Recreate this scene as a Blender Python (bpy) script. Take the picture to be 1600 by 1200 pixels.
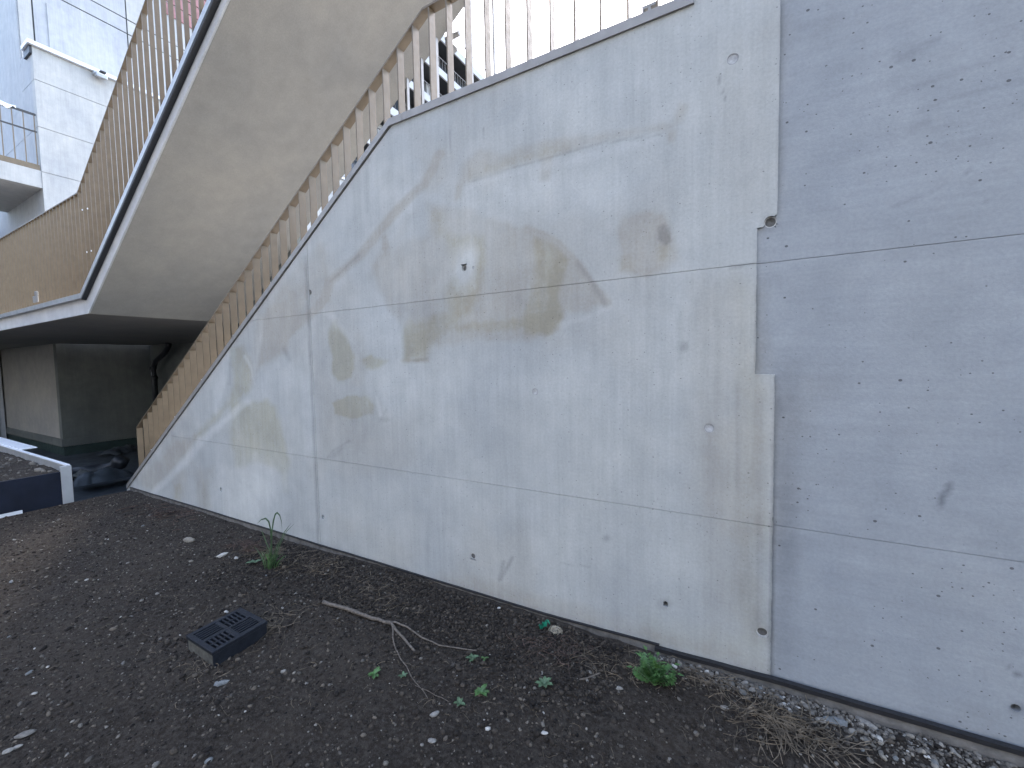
import bpy, bmesh, math, random
import numpy as np
from mathutils import Vector, Matrix

random.seed(7)
RNG = np.random.default_rng(11)
for o in list(bpy.data.objects):
    bpy.data.objects.remove(o)
SC = bpy.context.scene
COL = SC.collection

# ------------------------------------------------------------------ camera
F_PX, PW, PH, EYE = 656.57, 1600.0, 1200.0, 1.6
def _rot(a, b, c):
    ca, sa, cb, sb, cc, sc = math.cos(a), math.sin(a), math.cos(b), math.sin(b), math.cos(c), math.sin(c)
    return (np.array([[ca, -sa, 0], [sa, ca, 0], [0, 0, 1]]) @ np.array([[1, 0, 0], [0, cb, -sb], [0, sb, cb]])
            @ np.array([[cc, -sc, 0], [sc, cc, 0], [0, 0, 1]]))
R = _rot(math.radians(29.58691), math.radians(86.81215), math.radians(-1.13757))
cam = bpy.data.cameras.new('camera')
cam.sensor_fit = 'HORIZONTAL'
cam.sensor_width = 36.0
cam.lens = F_PX / PW * 36.0
cam.clip_start = 0.02
cam.clip_end = 2000
cam_ob = bpy.data.objects.new('camera', cam)
COL.objects.link(cam_ob)
m4 = Matrix([list(R[i]) + [0] for i in range(3)] + [[0, 0, 0, 1]])
m4.translation = (0, 0, EYE)
cam_ob.matrix_world = m4
SC.camera = cam_ob

# ------------------------------------------------------------------ sky and sun
SUN_EL, SUN_AZ = 48.0, -8.0          # azimuth measured from +Y towards +X
world = bpy.data.worlds.new('World')
SC.world = world
world.use_nodes = True
wn = world.node_tree
wn.nodes.clear()
w_out = wn.nodes.new('ShaderNodeOutputWorld')
w_bg = wn.nodes.new('ShaderNodeBackground')
w_sky = wn.nodes.new('ShaderNodeTexSky')
w_sky.sky_type = 'NISHITA'
w_sky.sun_disc = False
w_sky.sun_elevation = math.radians(SUN_EL)
w_sky.sun_rotation = math.radians(SUN_AZ)
w_sky.air_density = 1.0
w_sky.dust_density = 2.0
w_sky.ozone_density = 1.0
w_hs = wn.nodes.new('ShaderNodeHueSaturation')      # thin white cloud veil over the blue
w_hs.inputs['Saturation'].default_value = 0.85
w_bg.inputs['Strength'].default_value = 0.15
wn.links.new(w_sky.outputs[0], w_hs.inputs['Color'])
wn.links.new(w_hs.outputs[0], w_bg.inputs[0])
wn.links.new(w_bg.outputs[0], w_out.inputs[0])

sun = bpy.data.lights.new('sun', 'SUN')
sun.energy = 1.1
sun.angle = math.radians(20)
sun.color = (1.0, 0.95, 0.88)
sun_ob = bpy.data.objects.new('sun', sun)
COL.objects.link(sun_ob)
_el, _az = math.radians(SUN_EL), math.radians(SUN_AZ)
_sd = Vector((math.sin(_az) * math.cos(_el), math.cos(_az) * math.cos(_el), math.sin(_el)))
sun_ob.rotation_euler = _sd.to_track_quat('Z', 'Y').to_euler()
sun_ob.location = (4, 10, 30)

VS = SC.view_settings
VS.view_transform = 'Standard'
VS.look = 'None'
VS.gamma = 1.0
VS.use_curve_mapping = False
VS.exposure = 2.76

# ------------------------------------------------------------------ survey helpers
def ray(x, y):
    return R @ np.array([(x - PW / 2) / F_PX, -(y - PH / 2) / F_PX, -1.0])
def onZ(x, y, z):
    d = ray(x, y); p = d * (z - EYE) / d[2]; return Vector((p[0], p[1], z))
def onY(x, y, Y):
    d = ray(x, y); p = d * Y / d[1]; return Vector((p[0], Y, p[2] + EYE))
def onX(x, y, X):
    d = ray(x, y); p = d * X / d[0]; return Vector((X, p[1], p[2] + EYE))

_T = RNG.random((256, 256))
def vnoise(x, y):
    x = np.asarray(x, float); y = np.asarray(y, float)
    xi = np.floor(x).astype(int); yi = np.floor(y).astype(int)
    fx = x - xi; fy = y - yi
    fx = fx * fx * (3 - 2 * fx); fy = fy * fy * (3 - 2 * fy)
    a = _T[xi % 256, yi % 256]; b = _T[(xi + 1) % 256, yi % 256]
    c = _T[xi % 256, (yi + 1) % 256]; d = _T[(xi + 1) % 256, (yi + 1) % 256]
    return (a * (1 - fx) + b * fx) * (1 - fy) + (c * (1 - fx) + d * fx) * fy
def fbm(x, y, o=4):
    s = 0; a = 0.5; t = 0
    for k in range(o):
        s = s + a * vnoise(x * 2 ** k + 17.3 * k, y * 2 ** k + 9.1 * k); t += a; a *= 0.5
    return s / t - 0.5

# ------------------------------------------------------------------ object helpers
WORLDLOC = {}
def link(o):
    COL.objects.link(o); return o
def tag(o, label=None, cat=None, group=None, kind=None):
    if label: o['label'] = label
    if cat: o['category'] = cat
    if group: o['group'] = group
    if kind: o['kind'] = kind
    return o
def thing(name, loc, label, cat, group=None):
    o = bpy.data.objects.new(name, None)
    o.empty_display_size = 0.1
    o.location = loc
    link(o); WORLDLOC[o.name] = Vector(loc)
    return tag(o, label, cat, group)

class MB:
    def __init__(s):
        s.v = []; s.f = []
    def add(s, vs, fs):
        n = len(s.v)
        s.v += [tuple(v) for v in vs]
        s.f += [tuple(i + n for i in f) for f in fs]
        return s
    def box(s, a, b):
        x0, y0, z0 = a; x1, y1, z1 = b
        return s.add([(x0, y0, z0), (x1, y0, z0), (x1, y1, z0), (x0, y1, z0), (x0, y0, z1), (x1, y0, z1), (x1, y1, z1), (x0, y1, z1)],
                     [(0, 3, 2, 1), (4, 5, 6, 7), (0, 1, 5, 4), (1, 2, 6, 5), (2, 3, 7, 6), (3, 0, 4, 7)])
    def prism_y(s, poly, y0, y1):
        """poly: list of (x,z), counter-clockwise seen from -Y"""
        n = len(poly)
        vs = [(x, y0, z) for x, z in poly] + [(x, y1, z) for x, z in poly]
        fs = [tuple(range(n)), tuple(range(2 * n - 1, n - 1, -1))]
        for i in range(n):
            j = (i + 1) % n
            fs.append((i, i + n, j + n, j))
        return s.add(vs, fs)
    def prism_z(s, poly, z0, z1):
        n = len(poly)
        vs = [(x, y, z0) for x, y in poly] + [(x, y, z1) for x, y in poly]
        fs = [tuple(range(n - 1, -1, -1)), tuple(range(n, 2 * n))]
        for i in range(n):
            j = (i + 1) % n
            fs.append((i, j, j + n, i + n))
        return s.add(vs, fs)
    def strip_y(s, path, h, y0, y1):
        """a bar that follows path [(x,z)...] in the XZ plane; h = vertical height below the path"""
        for (xa, za), (xb, zb) in zip(path[:-1], path[1:]):
            s.prism_y([(xa, za - h), (xb, zb - h), (xb, zb), (xa, za)], y0, y1)
        return s
    def tube(s, pts, rad, n=8, cap=True):
        pts = [Vector(p) for p in pts]
        rad = rad if isinstance(rad, (list, tuple)) else [rad] * len(pts)
        rings = []
        up = Vector((0.13, 0.21, 0.97))
        for i, p in enumerate(pts):
            t = (pts[min(i + 1, len(pts) - 1)] - pts[max(i - 1, 0)]).normalized()
            a = t.cross(up)
            if a.length < 1e-3: a = t.cross(Vector((1, 0, 0)))
            a.normalize(); b = t.cross(a)
            rings.append([p + rad[i] * (math.cos(2 * math.pi * k / n) * a + math.sin(2 * math.pi * k / n) * b) for k in range(n)])
        vs = [v for r in rings for v in r]
        fs = []
        for i in range(len(pts) - 1):
            for k in range(n):
                q = (k + 1) % n
                fs.append((i * n + k, i * n + q, (i + 1) * n + q, (i + 1) * n + k))
        if cap:
            fs.append(tuple(range(n - 1, -1, -1)))
            fs.append(tuple((len(pts) - 1) * n + k for k in range(n)))
        return s.add(vs, fs)
    def mesh(s, name, mat, off=Vector((0, 0, 0)), smooth=False, bevel=0):
        me = bpy.data.meshes.new(name)
        me.from_pydata([(v[0] - off[0], v[1] - off[1], v[2] - off[2]) for v in s.v], [], s.f)
        bm = bmesh.new(); bm.from_mesh(me)
        bmesh.ops.recalc_face_normals(bm, faces=bm.faces)
        if bevel:
            bmesh.ops.bevel(bm, geom=[e for e in bm.edges if len(e.link_faces) == 2 and e.calc_face_angle(0) > 0.5],
                            offset=bevel, segments=1, affect='EDGES', clamp_overlap=True)
        bm.to_mesh(me); bm.free()
        me.materials.append(mat)
        if smooth:
            me.polygons.foreach_set('use_smooth', [True] * len(me.polygons))
        return me
    def build(s, name, mat, parent=None, smooth=False, bevel=0):
        off = WORLDLOC.get(parent.name, Vector((0, 0, 0))) if parent else Vector((0, 0, 0))
        o = bpy.data.objects.new(name, s.mesh(name, mat, off, smooth, bevel))
        link(o)
        if parent:
            o.parent = parent
            WORLDLOC[o.name] = off.copy()
        return o
def place(name, me, parent, loc, rot=(0, 0, 0), scale=(1, 1, 1)):
    """one more object on a shared mesh"""
    o = bpy.data.objects.new(name, me)
    link(o)
    off = WORLDLOC.get(parent.name, Vector((0, 0, 0))) if parent else Vector((0, 0, 0))
    o.location = Vector(loc) - off
    o.rotation_euler = rot
    o.scale = scale
    if parent: o.parent = parent
    return o

# ------------------------------------------------------------------ materials
def newmat(name):
    m = bpy.data.materials.new(name); m.use_nodes = True
    nt = m.node_tree; nt.nodes.clear()
    out = nt.nodes.new('ShaderNodeOutputMaterial')
    b = nt.nodes.new('ShaderNodeBsdfPrincipled')
    nt.links.new(b.outputs[0], out.inputs[0])
    return m, nt, b
def N(nt, t, **kw):
    n = nt.nodes.new(t)
    for k, v in kw.items():
        if k in n.inputs: n.inputs[k].default_value = v
        else: setattr(n, k, v)
    return n
def mapped(nt, scale, rot=(0, 0, 0)):
    g = N(nt, 'ShaderNodeNewGeometry')
    mp = N(nt, 'ShaderNodeMapping')
    mp.inputs['Scale'].default_value = scale
    mp.inputs['Rotation'].default_value = rot
    nt.links.new(g.outputs['Position'], mp.inputs['Vector'])
    return mp.outputs[0]
def noise(nt, scale, detail=4, rough=0.55, vec=(1, 1, 1), rot=(0, 0, 0)):
    n = N(nt, 'ShaderNodeTexNoise', Scale=scale, Detail=detail, Roughness=rough)
    nt.links.new(mapped(nt, vec, rot), n.inputs['Vector'])
    return n.outputs[0]
def ramp(nt, src, a, b, lo=0.0, hi=1.0):
    n = N(nt, 'ShaderNodeMapRange')
    n.inputs[1].default_value = a; n.inputs[2].default_value = b
    n.inputs[3].default_value = lo; n.inputs[4].default_value = hi
    nt.links.new(src, n.inputs[0]); return n.outputs[0]
def math_(nt, op, a, b=None):
    n = N(nt, 'ShaderNodeMath', operation=op)
    for i, v in enumerate((a, b)):
        if v is None: continue
        if isinstance(v, (int, float)): n.inputs[i].default_value = v
        else: nt.links.new(v, n.inputs[i])
    return n.outputs[0]
def mix(nt, fac, a, b, mode='MIX'):
    n = N(nt, 'ShaderNodeMix', data_type='RGBA', blend_type=mode)
    def put(i, v):
        if isinstance(v, (int, float)): n.inputs[i].default_value = v
        elif isinstance(v, tuple): n.inputs[i].default_value = v + (1,) if len(v) == 3 else v
        else: nt.links.new(v, n.inputs[i])
    put(0, fac); put(6, a); put(7, b)
    return n.outputs[2]
def bump(nt, b, h, strength=0.3, dist=0.01):
    n = N(nt, 'ShaderNodeBump', Strength=strength, Distance=dist)
    nt.links.new(h, n.inputs['Height']); nt.links.new(n.outputs[0], b.inputs['Normal'])
def simple(name, col, rough=0.6, metal=0.0, var=0.15, scale=6.0, bmp=0.0, bscale=60, spec=0.5):
    m, nt, b = newmat(name)
    n = noise(nt, scale, 5)
    dark = tuple(c * (1 - var) for c in col); lite = tuple(min(1, c * (1 + var)) for c in col)
    c = mix(nt, ramp(nt, n, 0.3, 0.7), dark, lite)
    nt.links.new(c, b.inputs['Base Color'])
    nt.links.new(ramp(nt, noise(nt, scale * 3, 3), 0.3, 0.7, max(0.05, rough - 0.08), min(1, rough + 0.08)), b.inputs['Roughness'])
    b.inputs['Metallic'].default_value = metal
    b.inputs['Specular IOR Level'].default_value = spec
    if bmp: bump(nt, b, noise(nt, bscale, 4), bmp, 0.005)
    return m

def concrete(name, base, streak=0.06, pores=0.5, diag=0.0, attr=True, warm=(1.03, 1.0, 0.95), pore_scale=22.0, mottle=0.12):
    m, nt, b = newmat(name)
    big = noise(nt, 0.9, 5, 0.6)
    mid = noise(nt, 5.0, 6, 0.62)
    fine = noise(nt, 70.0, 4, 0.65)
    vert = math_(nt, 'MULTIPLY', math_(nt, 'ADD', noise(nt, 1.0, 5, 0.7, vec=(42, 42, 1.6)), noise(nt, 1.0, 5, 0.65, vec=(7, 7, 0.5))), 0.5)
    c = mix(nt, ramp(nt, big, 0.3, 0.7), tuple(x * (1 - mottle) for x in base), tuple(x * (1 + mottle) * w for x, w in zip(base, warm)))
    c = mix(nt, 1.0, c, mix(nt, ramp(nt, mid, 0.3, 0.72), (0.9, 0.9, 0.905), (1.06, 1.055, 1.05)), 'MULTIPLY')
    c = mix(nt, 1.0, c, mix(nt, ramp(nt, vert, 0.36, 0.64), (1 - streak,) * 3, (1 + streak,) * 3), 'MULTIPLY')
    c = mix(nt, 1.0, c, mix(nt, ramp(nt, fine, 0.25, 0.75), (0.90,) * 3, (1.08,) * 3), 'MULTIPLY')
    if diag:
        dg = noise(nt, 1.0, 5, 0.7, vec=(2.2, 2.2, 30.0), rot=(0, math.radians(7), 0))
        c = mix(nt, 1.0, c, mix(nt, ramp(nt, dg, 0.35, 0.68), (1 - diag,) * 3, (1 + diag * 0.6,) * 3), 'MULTIPLY')
    # air holes
    hts = math_(nt, 'MULTIPLY', fine, 0.35)
    if pores:
        mask_area = ramp(nt, noise(nt, 1.6, 2), 0.42, 0.62)
        for sc_, r0, keep in ((pore_scale, 0.10, 0.80), (pore_scale * 2.3, 0.13, 0.86)):
            vo = N(nt, 'ShaderNodeTexVoronoi', Scale=sc_)
            vo.voronoi_dimensions = '2D'
            sx_ = N(nt, 'ShaderNodeSeparateXYZ'); cx2 = N(nt, 'ShaderNodeCombineXYZ')
            nt.links.new(mapped(nt, (1, 1, 1.25)), sx_.inputs[0])
            nt.links.new(sx_.outputs[0], cx2.inputs[0]); nt.links.new(sx_.outputs[2], cx2.inputs[1])
            nt.links.new(cx2.outputs[0], vo.inputs['Vector'])
            sep = N(nt, 'ShaderNodeSeparateColor')
            nt.links.new(vo.outputs['Color'], sep.inputs[0])
            rr = math_(nt, 'MULTIPLY', sep.outputs[1], r0)
            ins = math_(nt, 'LESS_THAN', vo.outputs['Distance'], rr)
            kp = math_(nt, 'GREATER_THAN', math_(nt, 'ADD', sep.outputs[0], math_(nt, 'MULTIPLY', mask_area, 0.20)), keep + 0.13)
            hole = math_(nt, 'MULTIPLY', ins, kp)
            c = mix(nt, math_(nt, 'MULTIPLY', hole, pores), c, (0.07, 0.07, 0.075))
            hts = math_(nt, 'SUBTRACT', hts, math_(nt, 'MULTIPLY', hole, 0.8))
    if attr:
        at = N(nt, 'ShaderNodeAttribute', attribute_name='stain_shade')
        sp = N(nt, 'ShaderNodeSeparateColor')
        nt.links.new(at.outputs['Color'], sp.inputs[0])
        edge = ramp(nt, noise(nt, 24.0, 6, 0.7), 0.25, 0.75, 0.72, 1.25)
        c = mix(nt, math_(nt, 'MULTIPLY', sp.outputs[0], edge), c, mix(nt, 1.0, c, (0.875, 0.82, 0.76), 'MULTIPLY'))
        c = mix(nt, math_(nt, 'MULTIPLY', at.outputs['Alpha'], edge), c, mix(nt, 1.0, c, (0.885, 0.85, 0.735), 'MULTIPLY'))
        c = mix(nt, math_(nt, 'MULTIPLY', sp.outputs[2], edge), c, mix(nt, 1.0, c, (1.22, 1.22, 1.22), 'MULTIPLY'))
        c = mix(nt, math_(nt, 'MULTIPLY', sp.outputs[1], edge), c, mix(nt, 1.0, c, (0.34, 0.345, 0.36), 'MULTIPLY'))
    nt.links.new(c, b.inputs['Base Color'])
    b.inputs['Roughness'].default_value = 0.82
    b.inputs['Specular IOR Level'].default_value = 0.3
    bump(nt, b, hts, 0.35, 0.006)
    return m

M = {}
M['wall'] = concrete('fair_faced_concrete', (0.417, 0.436, 0.438), streak=0.075, pores=0.5)
M['wall_blue'] = concrete('smooth_skylight_tinted_concrete', (0.312, 0.338, 0.368), streak=0.02, pores=0.8, diag=0.055, pore_scale=14.0, mottle=0.06)  # separate smoother pour, with the bluish skylight tint put into its colour
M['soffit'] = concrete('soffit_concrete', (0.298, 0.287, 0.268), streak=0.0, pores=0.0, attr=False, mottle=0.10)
M['passage'] = concrete('shade_darkened_concrete', (0.125, 0.135, 0.13), streak=0.08, pores=0.0, attr=False, mottle=0.2)  # shade of the passage put into a darker concrete colour
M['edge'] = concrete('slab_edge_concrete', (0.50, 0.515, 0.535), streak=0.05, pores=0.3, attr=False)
M['building'] = concrete('pale_building_concrete', (0.40, 0.405, 0.405), streak=0.10, pores=0.0, attr=False, mottle=0.10)
M['building_blue'] = concrete('pale_blue_grey_concrete', (0.37, 0.385, 0.41), streak=0.10, pores=0.0, attr=False, mottle=0.08)
M['bronze'] = simple('bronze_painted_metal', (0.140, 0.103, 0.063), 0.45, 0.2, 0.12, 9, 0.03, 120)
M['coping'] = simple('weathered_metal_coping', (0.27, 0.26, 0.25), 0.5, 0.3, 0.12, 8, 0.03, 90)
M['light_metal'] = simple('light_galvanised_metal', (0.36, 0.37, 0.38), 0.45, 0.3, 0.1, 7)
M['white_metal'] = simple('white_coated_metal', (0.68, 0.70, 0.73), 0.4, 0.1, 0.08, 9)
M['black_plastic'] = simple('black_plastic', (0.018, 0.02, 0.024), 0.45, 0, 0.25, 30, 0.1, 80)
M['grate'] = simple('dark_grey_cast_grate', (0.012, 0.014, 0.019), 0.62, 0.0, 0.3, 40, 0.15, 140, 0.25)
M['drain_side'] = simple('dusty_polymer_concrete', (0.085, 0.083, 0.072), 0.85, 0, 0.35, 30, 0.25, 120)
M['membrane'] = simple('bitumen_membrane', (0.035, 0.042, 0.048), 0.62, 0, 0.45, 2.2, 0.25, 14)
M['navy'] = simple('dark_navy_board', (0.008, 0.011, 0.021), 0.6, 0, 0.3, 4, 0.05, 40, 0.2)
M['green_membrane'] = simple('dark_green_membrane', (0.022, 0.04, 0.036), 0.6, 0, 0.3, 4, 0.1, 30)
M['strip_grey'] = simple('dusty_dimple_sheet', (0.115, 0.108, 0.10), 0.8, 0, 0.45, 18, 0.4, 90)
M['strip_black'] = simple('black_sheet_edge', (0.012, 0.012, 0.014), 0.6, 0, 0.3, 20)
M['dark_window'] = simple('dark_window_recess', (0.035, 0.037, 0.04), 0.5, 0, 0.3, 1.0)
M['glass'] = simple('window_glass', (0.05, 0.06, 0.075), 0.08, 0, 0.2, 1.0)
M['render'] = simple('white_render', (0.45, 0.45, 0.46), 0.85, 0, 0.06, 1.5)
M['brick_red'] = simple('red_brown_cladding', (0.30, 0.15, 0.15), 0.8, 0, 0.25, 3)
M['far_metal'] = simple('dark_railing_metal', (0.05, 0.048, 0.046), 0.5, 0.3, 0.1, 5)
M['cloth'] = simple('white_cloth', (0.75, 0.75, 0.76), 0.9, 0, 0.08, 8, 0.2, 40)
M['bark'] = simple('dry_grey_bark', (0.115, 0.095, 0.077), 0.85, 0, 0.5, 60, 0.5, 160)
M['straw'] = simple('dry_straw', (0.115, 0.09, 0.062), 0.85, 0, 0.8, 25)
M['straw_red'] = simple('reddish_dead_litter', (0.07, 0.045, 0.035), 0.9, 0, 0.6, 25)
M['leaf'] = simple('fresh_weed_leaf', (0.055, 0.125, 0.032), 0.5, 0, 0.4, 40, 0.1, 90)
M['leaf_dark'] = simple('dark_grass_blade', (0.04, 0.085, 0.032), 0.5, 0, 0.4, 30)
M['leaf_grey'] = simple('grey_green_leaf', (0.07, 0.12, 0.06), 0.6, 0, 0.4, 40)
M['green_plastic'] = simple('turquoise_green_plastic', (0.02, 0.26, 0.16), 0.3, 0, 0.3, 40)
M['fluff'] = simple('pale_dry_fluff', (0.36, 0.32, 0.25), 0.95, 0, 0.3, 60)
M['plug'] = simple('grout_plug', (0.41, 0.415, 0.42), 0.9, 0, 0.2, 60, 0.3, 200)
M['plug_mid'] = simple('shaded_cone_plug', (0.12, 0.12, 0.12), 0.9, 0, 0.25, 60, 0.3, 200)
M['plug_dark'] = simple('dark_tie_hole', (0.035, 0.035, 0.035), 0.9, 0, 0.2, 60)
M['ring_dull'] = simple('dull_plug_rim', (0.30, 0.305, 0.31), 0.85, 0, 0.15, 60)
M['ring'] = simple('pale_mortar_ring', (0.52, 0.52, 0.51), 0.8, 0, 0.12, 60)

# soil: dark crumbly earth
m, nt, b = newmat('dark_soil')
c = mix(nt, ramp(nt, noise(nt, 1.1, 5, 0.6), 0.32, 0.68), (0.022, 0.0172, 0.0135), (0.052, 0.0415, 0.032))
c = mix(nt, ramp(nt, noise(nt, 42, 6, 0.7), 0.42, 0.72), c, (0.085, 0.072, 0.06))
c = mix(nt, ramp(nt, noise(nt, 260, 3, 0.7), 0.62, 0.75), c, (0.13, 0.115, 0.098))
c = mix(nt, ramp(nt, noise(nt, 60, 5, 0.7), 0.30, 0.42, 1, 0), c, (0.014, 0.012, 0.011))
nt.links.new(c, b.inputs['Base Color'])
b.inputs['Roughness'].default_value = 0.95
b.inputs['Specular IOR Level'].default_value = 0.15
bump(nt, b, math_(nt, 'ADD', noise(nt, 55, 8, 0.75), math_(nt, 'MULTIPLY', noise(nt, 200, 4, 0.7), 0.5)), 0.9, 0.02)
M['soil'] = m
def tone_mat(name, stops, rough=0.85):
    m, nt, b = newmat(name)
    at = N(nt, 'ShaderNodeAttribute', attribute_name='tone')
    cr = N(nt, 'ShaderNodeValToRGB')
    cr.color_ramp.elements[0].position = stops[0][0]; cr.color_ramp.elements[0].color = stops[0][1] + (1,)
    cr.color_ramp.elements[1].position = stops[-1][0]; cr.color_ramp.elements[1].color = stops[-1][1] + (1,)
    for p, col in stops[1:-1]:
        e = cr.color_ramp.elements.new(p); e.color = col + (1,)
    nt.links.new(at.outputs['Fac'], cr.inputs[0])
    n = noise(nt, 130, 4, 0.65)
    c = mix(nt, 1.0, cr.outputs[0], mix(nt, ramp(nt, n, 0.3, 0.7), (0.75,) * 3, (1.2,) * 3), 'MULTIPLY')
    nt.links.new(c, b.inputs['Base Color'])
    b.inputs['Roughness'].default_value = rough
    b.inputs['Specular IOR Level'].default_value = 0.3
    bump(nt, b, n, 0.3, 0.003)
    return m
M['crumb'] = tone_mat('soil_crumb', [(0.0, (0.012, 0.0095, 0.008)), (0.55, (0.040, 0.032, 0.025)), (0.88, (0.080, 0.066, 0.052)), (1.0, (0.14, 0.117, 0.092))], 0.95)
M['gravel'] = tone_mat('mixed_gravel', [(0.0, (0.055, 0.048, 0.041)), (0.5, (0.11, 0.098, 0.083)), (0.8, (0.165, 0.148, 0.126)), (0.955, (0.25, 0.23, 0.20)), (1.0, (0.50, 0.475, 0.43))])
def stone_mat(name, col, var=0.3):
    return simple(name, col, 0.8, 0, var, 70, 0.3, 160)
M['stones'] = [stone_mat('grey_stone', (0.125, 0.114, 0.10)), stone_mat('pale_stone', (0.205, 0.19, 0.167)), stone_mat('tan_stone', (0.20, 0.178, 0.145)),
               stone_mat('blue_grey_stone', (0.135, 0.14, 0.138)), stone_mat('white_stone', (0.40, 0.38, 0.345), 0.15)]

# ================================================================== MAIN WALL
D = 2.372                      # distance of the wall face
SL = 0.6555
X_TIP, Z_TIP = -7.553, -0.067
X_TOP, Z_TOP = -2.326, 3.352
X_STEP = -0.262
X_J, X_JN = 0.103, 0.022       # right construction joint, and its jog
Z_N0, Z_N1 = 1.509, 2.212
Z_A, Z_B = 2.045, 0.763
X_V = -3.375
Z_HI = 4.9
Z_LO = -0.45
GAP = 0.0012

def project(P):
    q = (P - np.array([0, 0, EYE])) @ R
    return PW / 2 + F_PX * q[:, 0] / -q[:, 2], PH / 2 - F_PX * q[:, 1] / -q[:, 2]

def sdf_poly(x, y, poly):
    """signed distance, negative inside"""
    p = np.array(poly, float); n = len(p)
    d = np.full(x.shape, 1e9); ins = np.zeros(x.shape, bool)
    for i in range(n):
        a = p[i]; b_ = p[(i + 1) % n]
        ex, ey = b_ - a
        t = np.clip(((x - a[0]) * ex + (y - a[1]) * ey) / (ex * ex + ey * ey + 1e-9), 0, 1)
        d = np.minimum(d, np.hypot(x - a[0] - t * ex, y - a[1] - t * ey))
        cnd = ((a[1] > y) != (b_[1] > y)) & (x < (b_[0] - a[0]) * (y - a[1]) / (b_[1] - a[1] + 1e-9) + a[0])
        ins ^= cnd
    return np.where(ins, -d, d)
def sdf_line(x, y, pts):
    d = np.full(x.shape, 1e9)
    for (ax, ay), (bx, by) in zip(pts[:-1], pts[1:]):
        ex, ey = bx - ax, by - ay
        t = np.clip(((x - ax) * ex + (y - ay) * ey) / (ex * ex + ey * ey + 1e-9), 0, 1)
        d = np.minimum(d, np.hypot(x - ax - t * ex, y - ay - t * ey))
    return d

BEIGE = [  # warm pinkish grey film: (polygon, strength, softness)
    ([(668, 319), (724, 326), (776, 345), (825, 358), (870, 379), (896, 405), (911, 431), (934, 450), (951, 476), (926, 480), (919, 491), (885, 489), (878, 510), (859, 529), (810, 534), (750, 529), (724, 536), (679, 542), (671, 559), (630, 561), (626, 510), (611, 488), (600, 476), (589, 450), (578, 412), (600, 390), (634, 375), (668, 367)], 0.62, 5),
    ([(712, 289), (724, 255), (750, 236), (788, 240), (844, 221), (900, 214), (938, 206), (1012, 199), (1050, 191), (1060, 160), (1076, 165), (1068, 190), (1050, 202), (1000, 207), (930, 223), (870, 241), (840, 251), (780, 269), (729, 284)], 0.70, 5),
    ([(845, 250), (864, 246), (858, 282), (846, 280)], 0.6, 3), ([(1042, 204), (1060, 202), (1056, 222), (1044, 224)], 0.7, 3), ([(710, 288), (725, 284), (720, 312), (708, 314)], 0.8, 2.5),
    ([(595, 370), (603, 366), (608, 385), (597, 388)], 0.9, 2), ([(655, 245), (690, 240), (690, 276), (682, 300), (660, 300)], 0.45, 6), ([(640, 200), (700, 215), (700, 250), (650, 245)], 0.3, 10),
    ([(964, 360), (975, 341), (1009, 332), (1039, 334), (1058, 375), (1061, 405), (1042, 428), (1009, 435), (968, 424), (971, 398)], 0.72, 5),
    ([(400, 497), (477, 450), (477, 497), (453, 527), (447, 552), (407, 572), (400, 582), (397, 547)], 0.65, 5),
    ([(413, 483), (477, 402), (477, 450), (420, 492)], 0.5, 6),
    ([(480, 400), (508, 380), (508, 470), (480, 480)], 0.3, 6),
    ([(210, 750), (273, 687), (312, 685), (267, 738), (240, 768)], 0.7, 6),
    ([(268, 738), (290, 735), (288, 795), (270, 790)], 0.5, 5), ([(304, 730), (334, 725), (332, 800), (308, 796)], 0.4, 5),
    ([(556, 520), (572, 560), (566, 600), (550, 600)], 0.35, 8),
    ([(690, 895), (760, 905), (900, 945), (1040, 985), (1195, 1030), (1200, 1060), (1040, 1010), (840, 958), (690, 910)], 0.5, 8),
    ([(1080, 440), (1175, 430), (1200, 620), (1195, 1000), (1120, 985), (1070, 700)], 0.40, 20),
    ([(1100, 60), (1215, 40), (1210, 330), (1140, 340)], 0.22, 25), ([(500, 600), (560, 660), (620, 720), (505, 700)], 0.2, 20),
]
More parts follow.
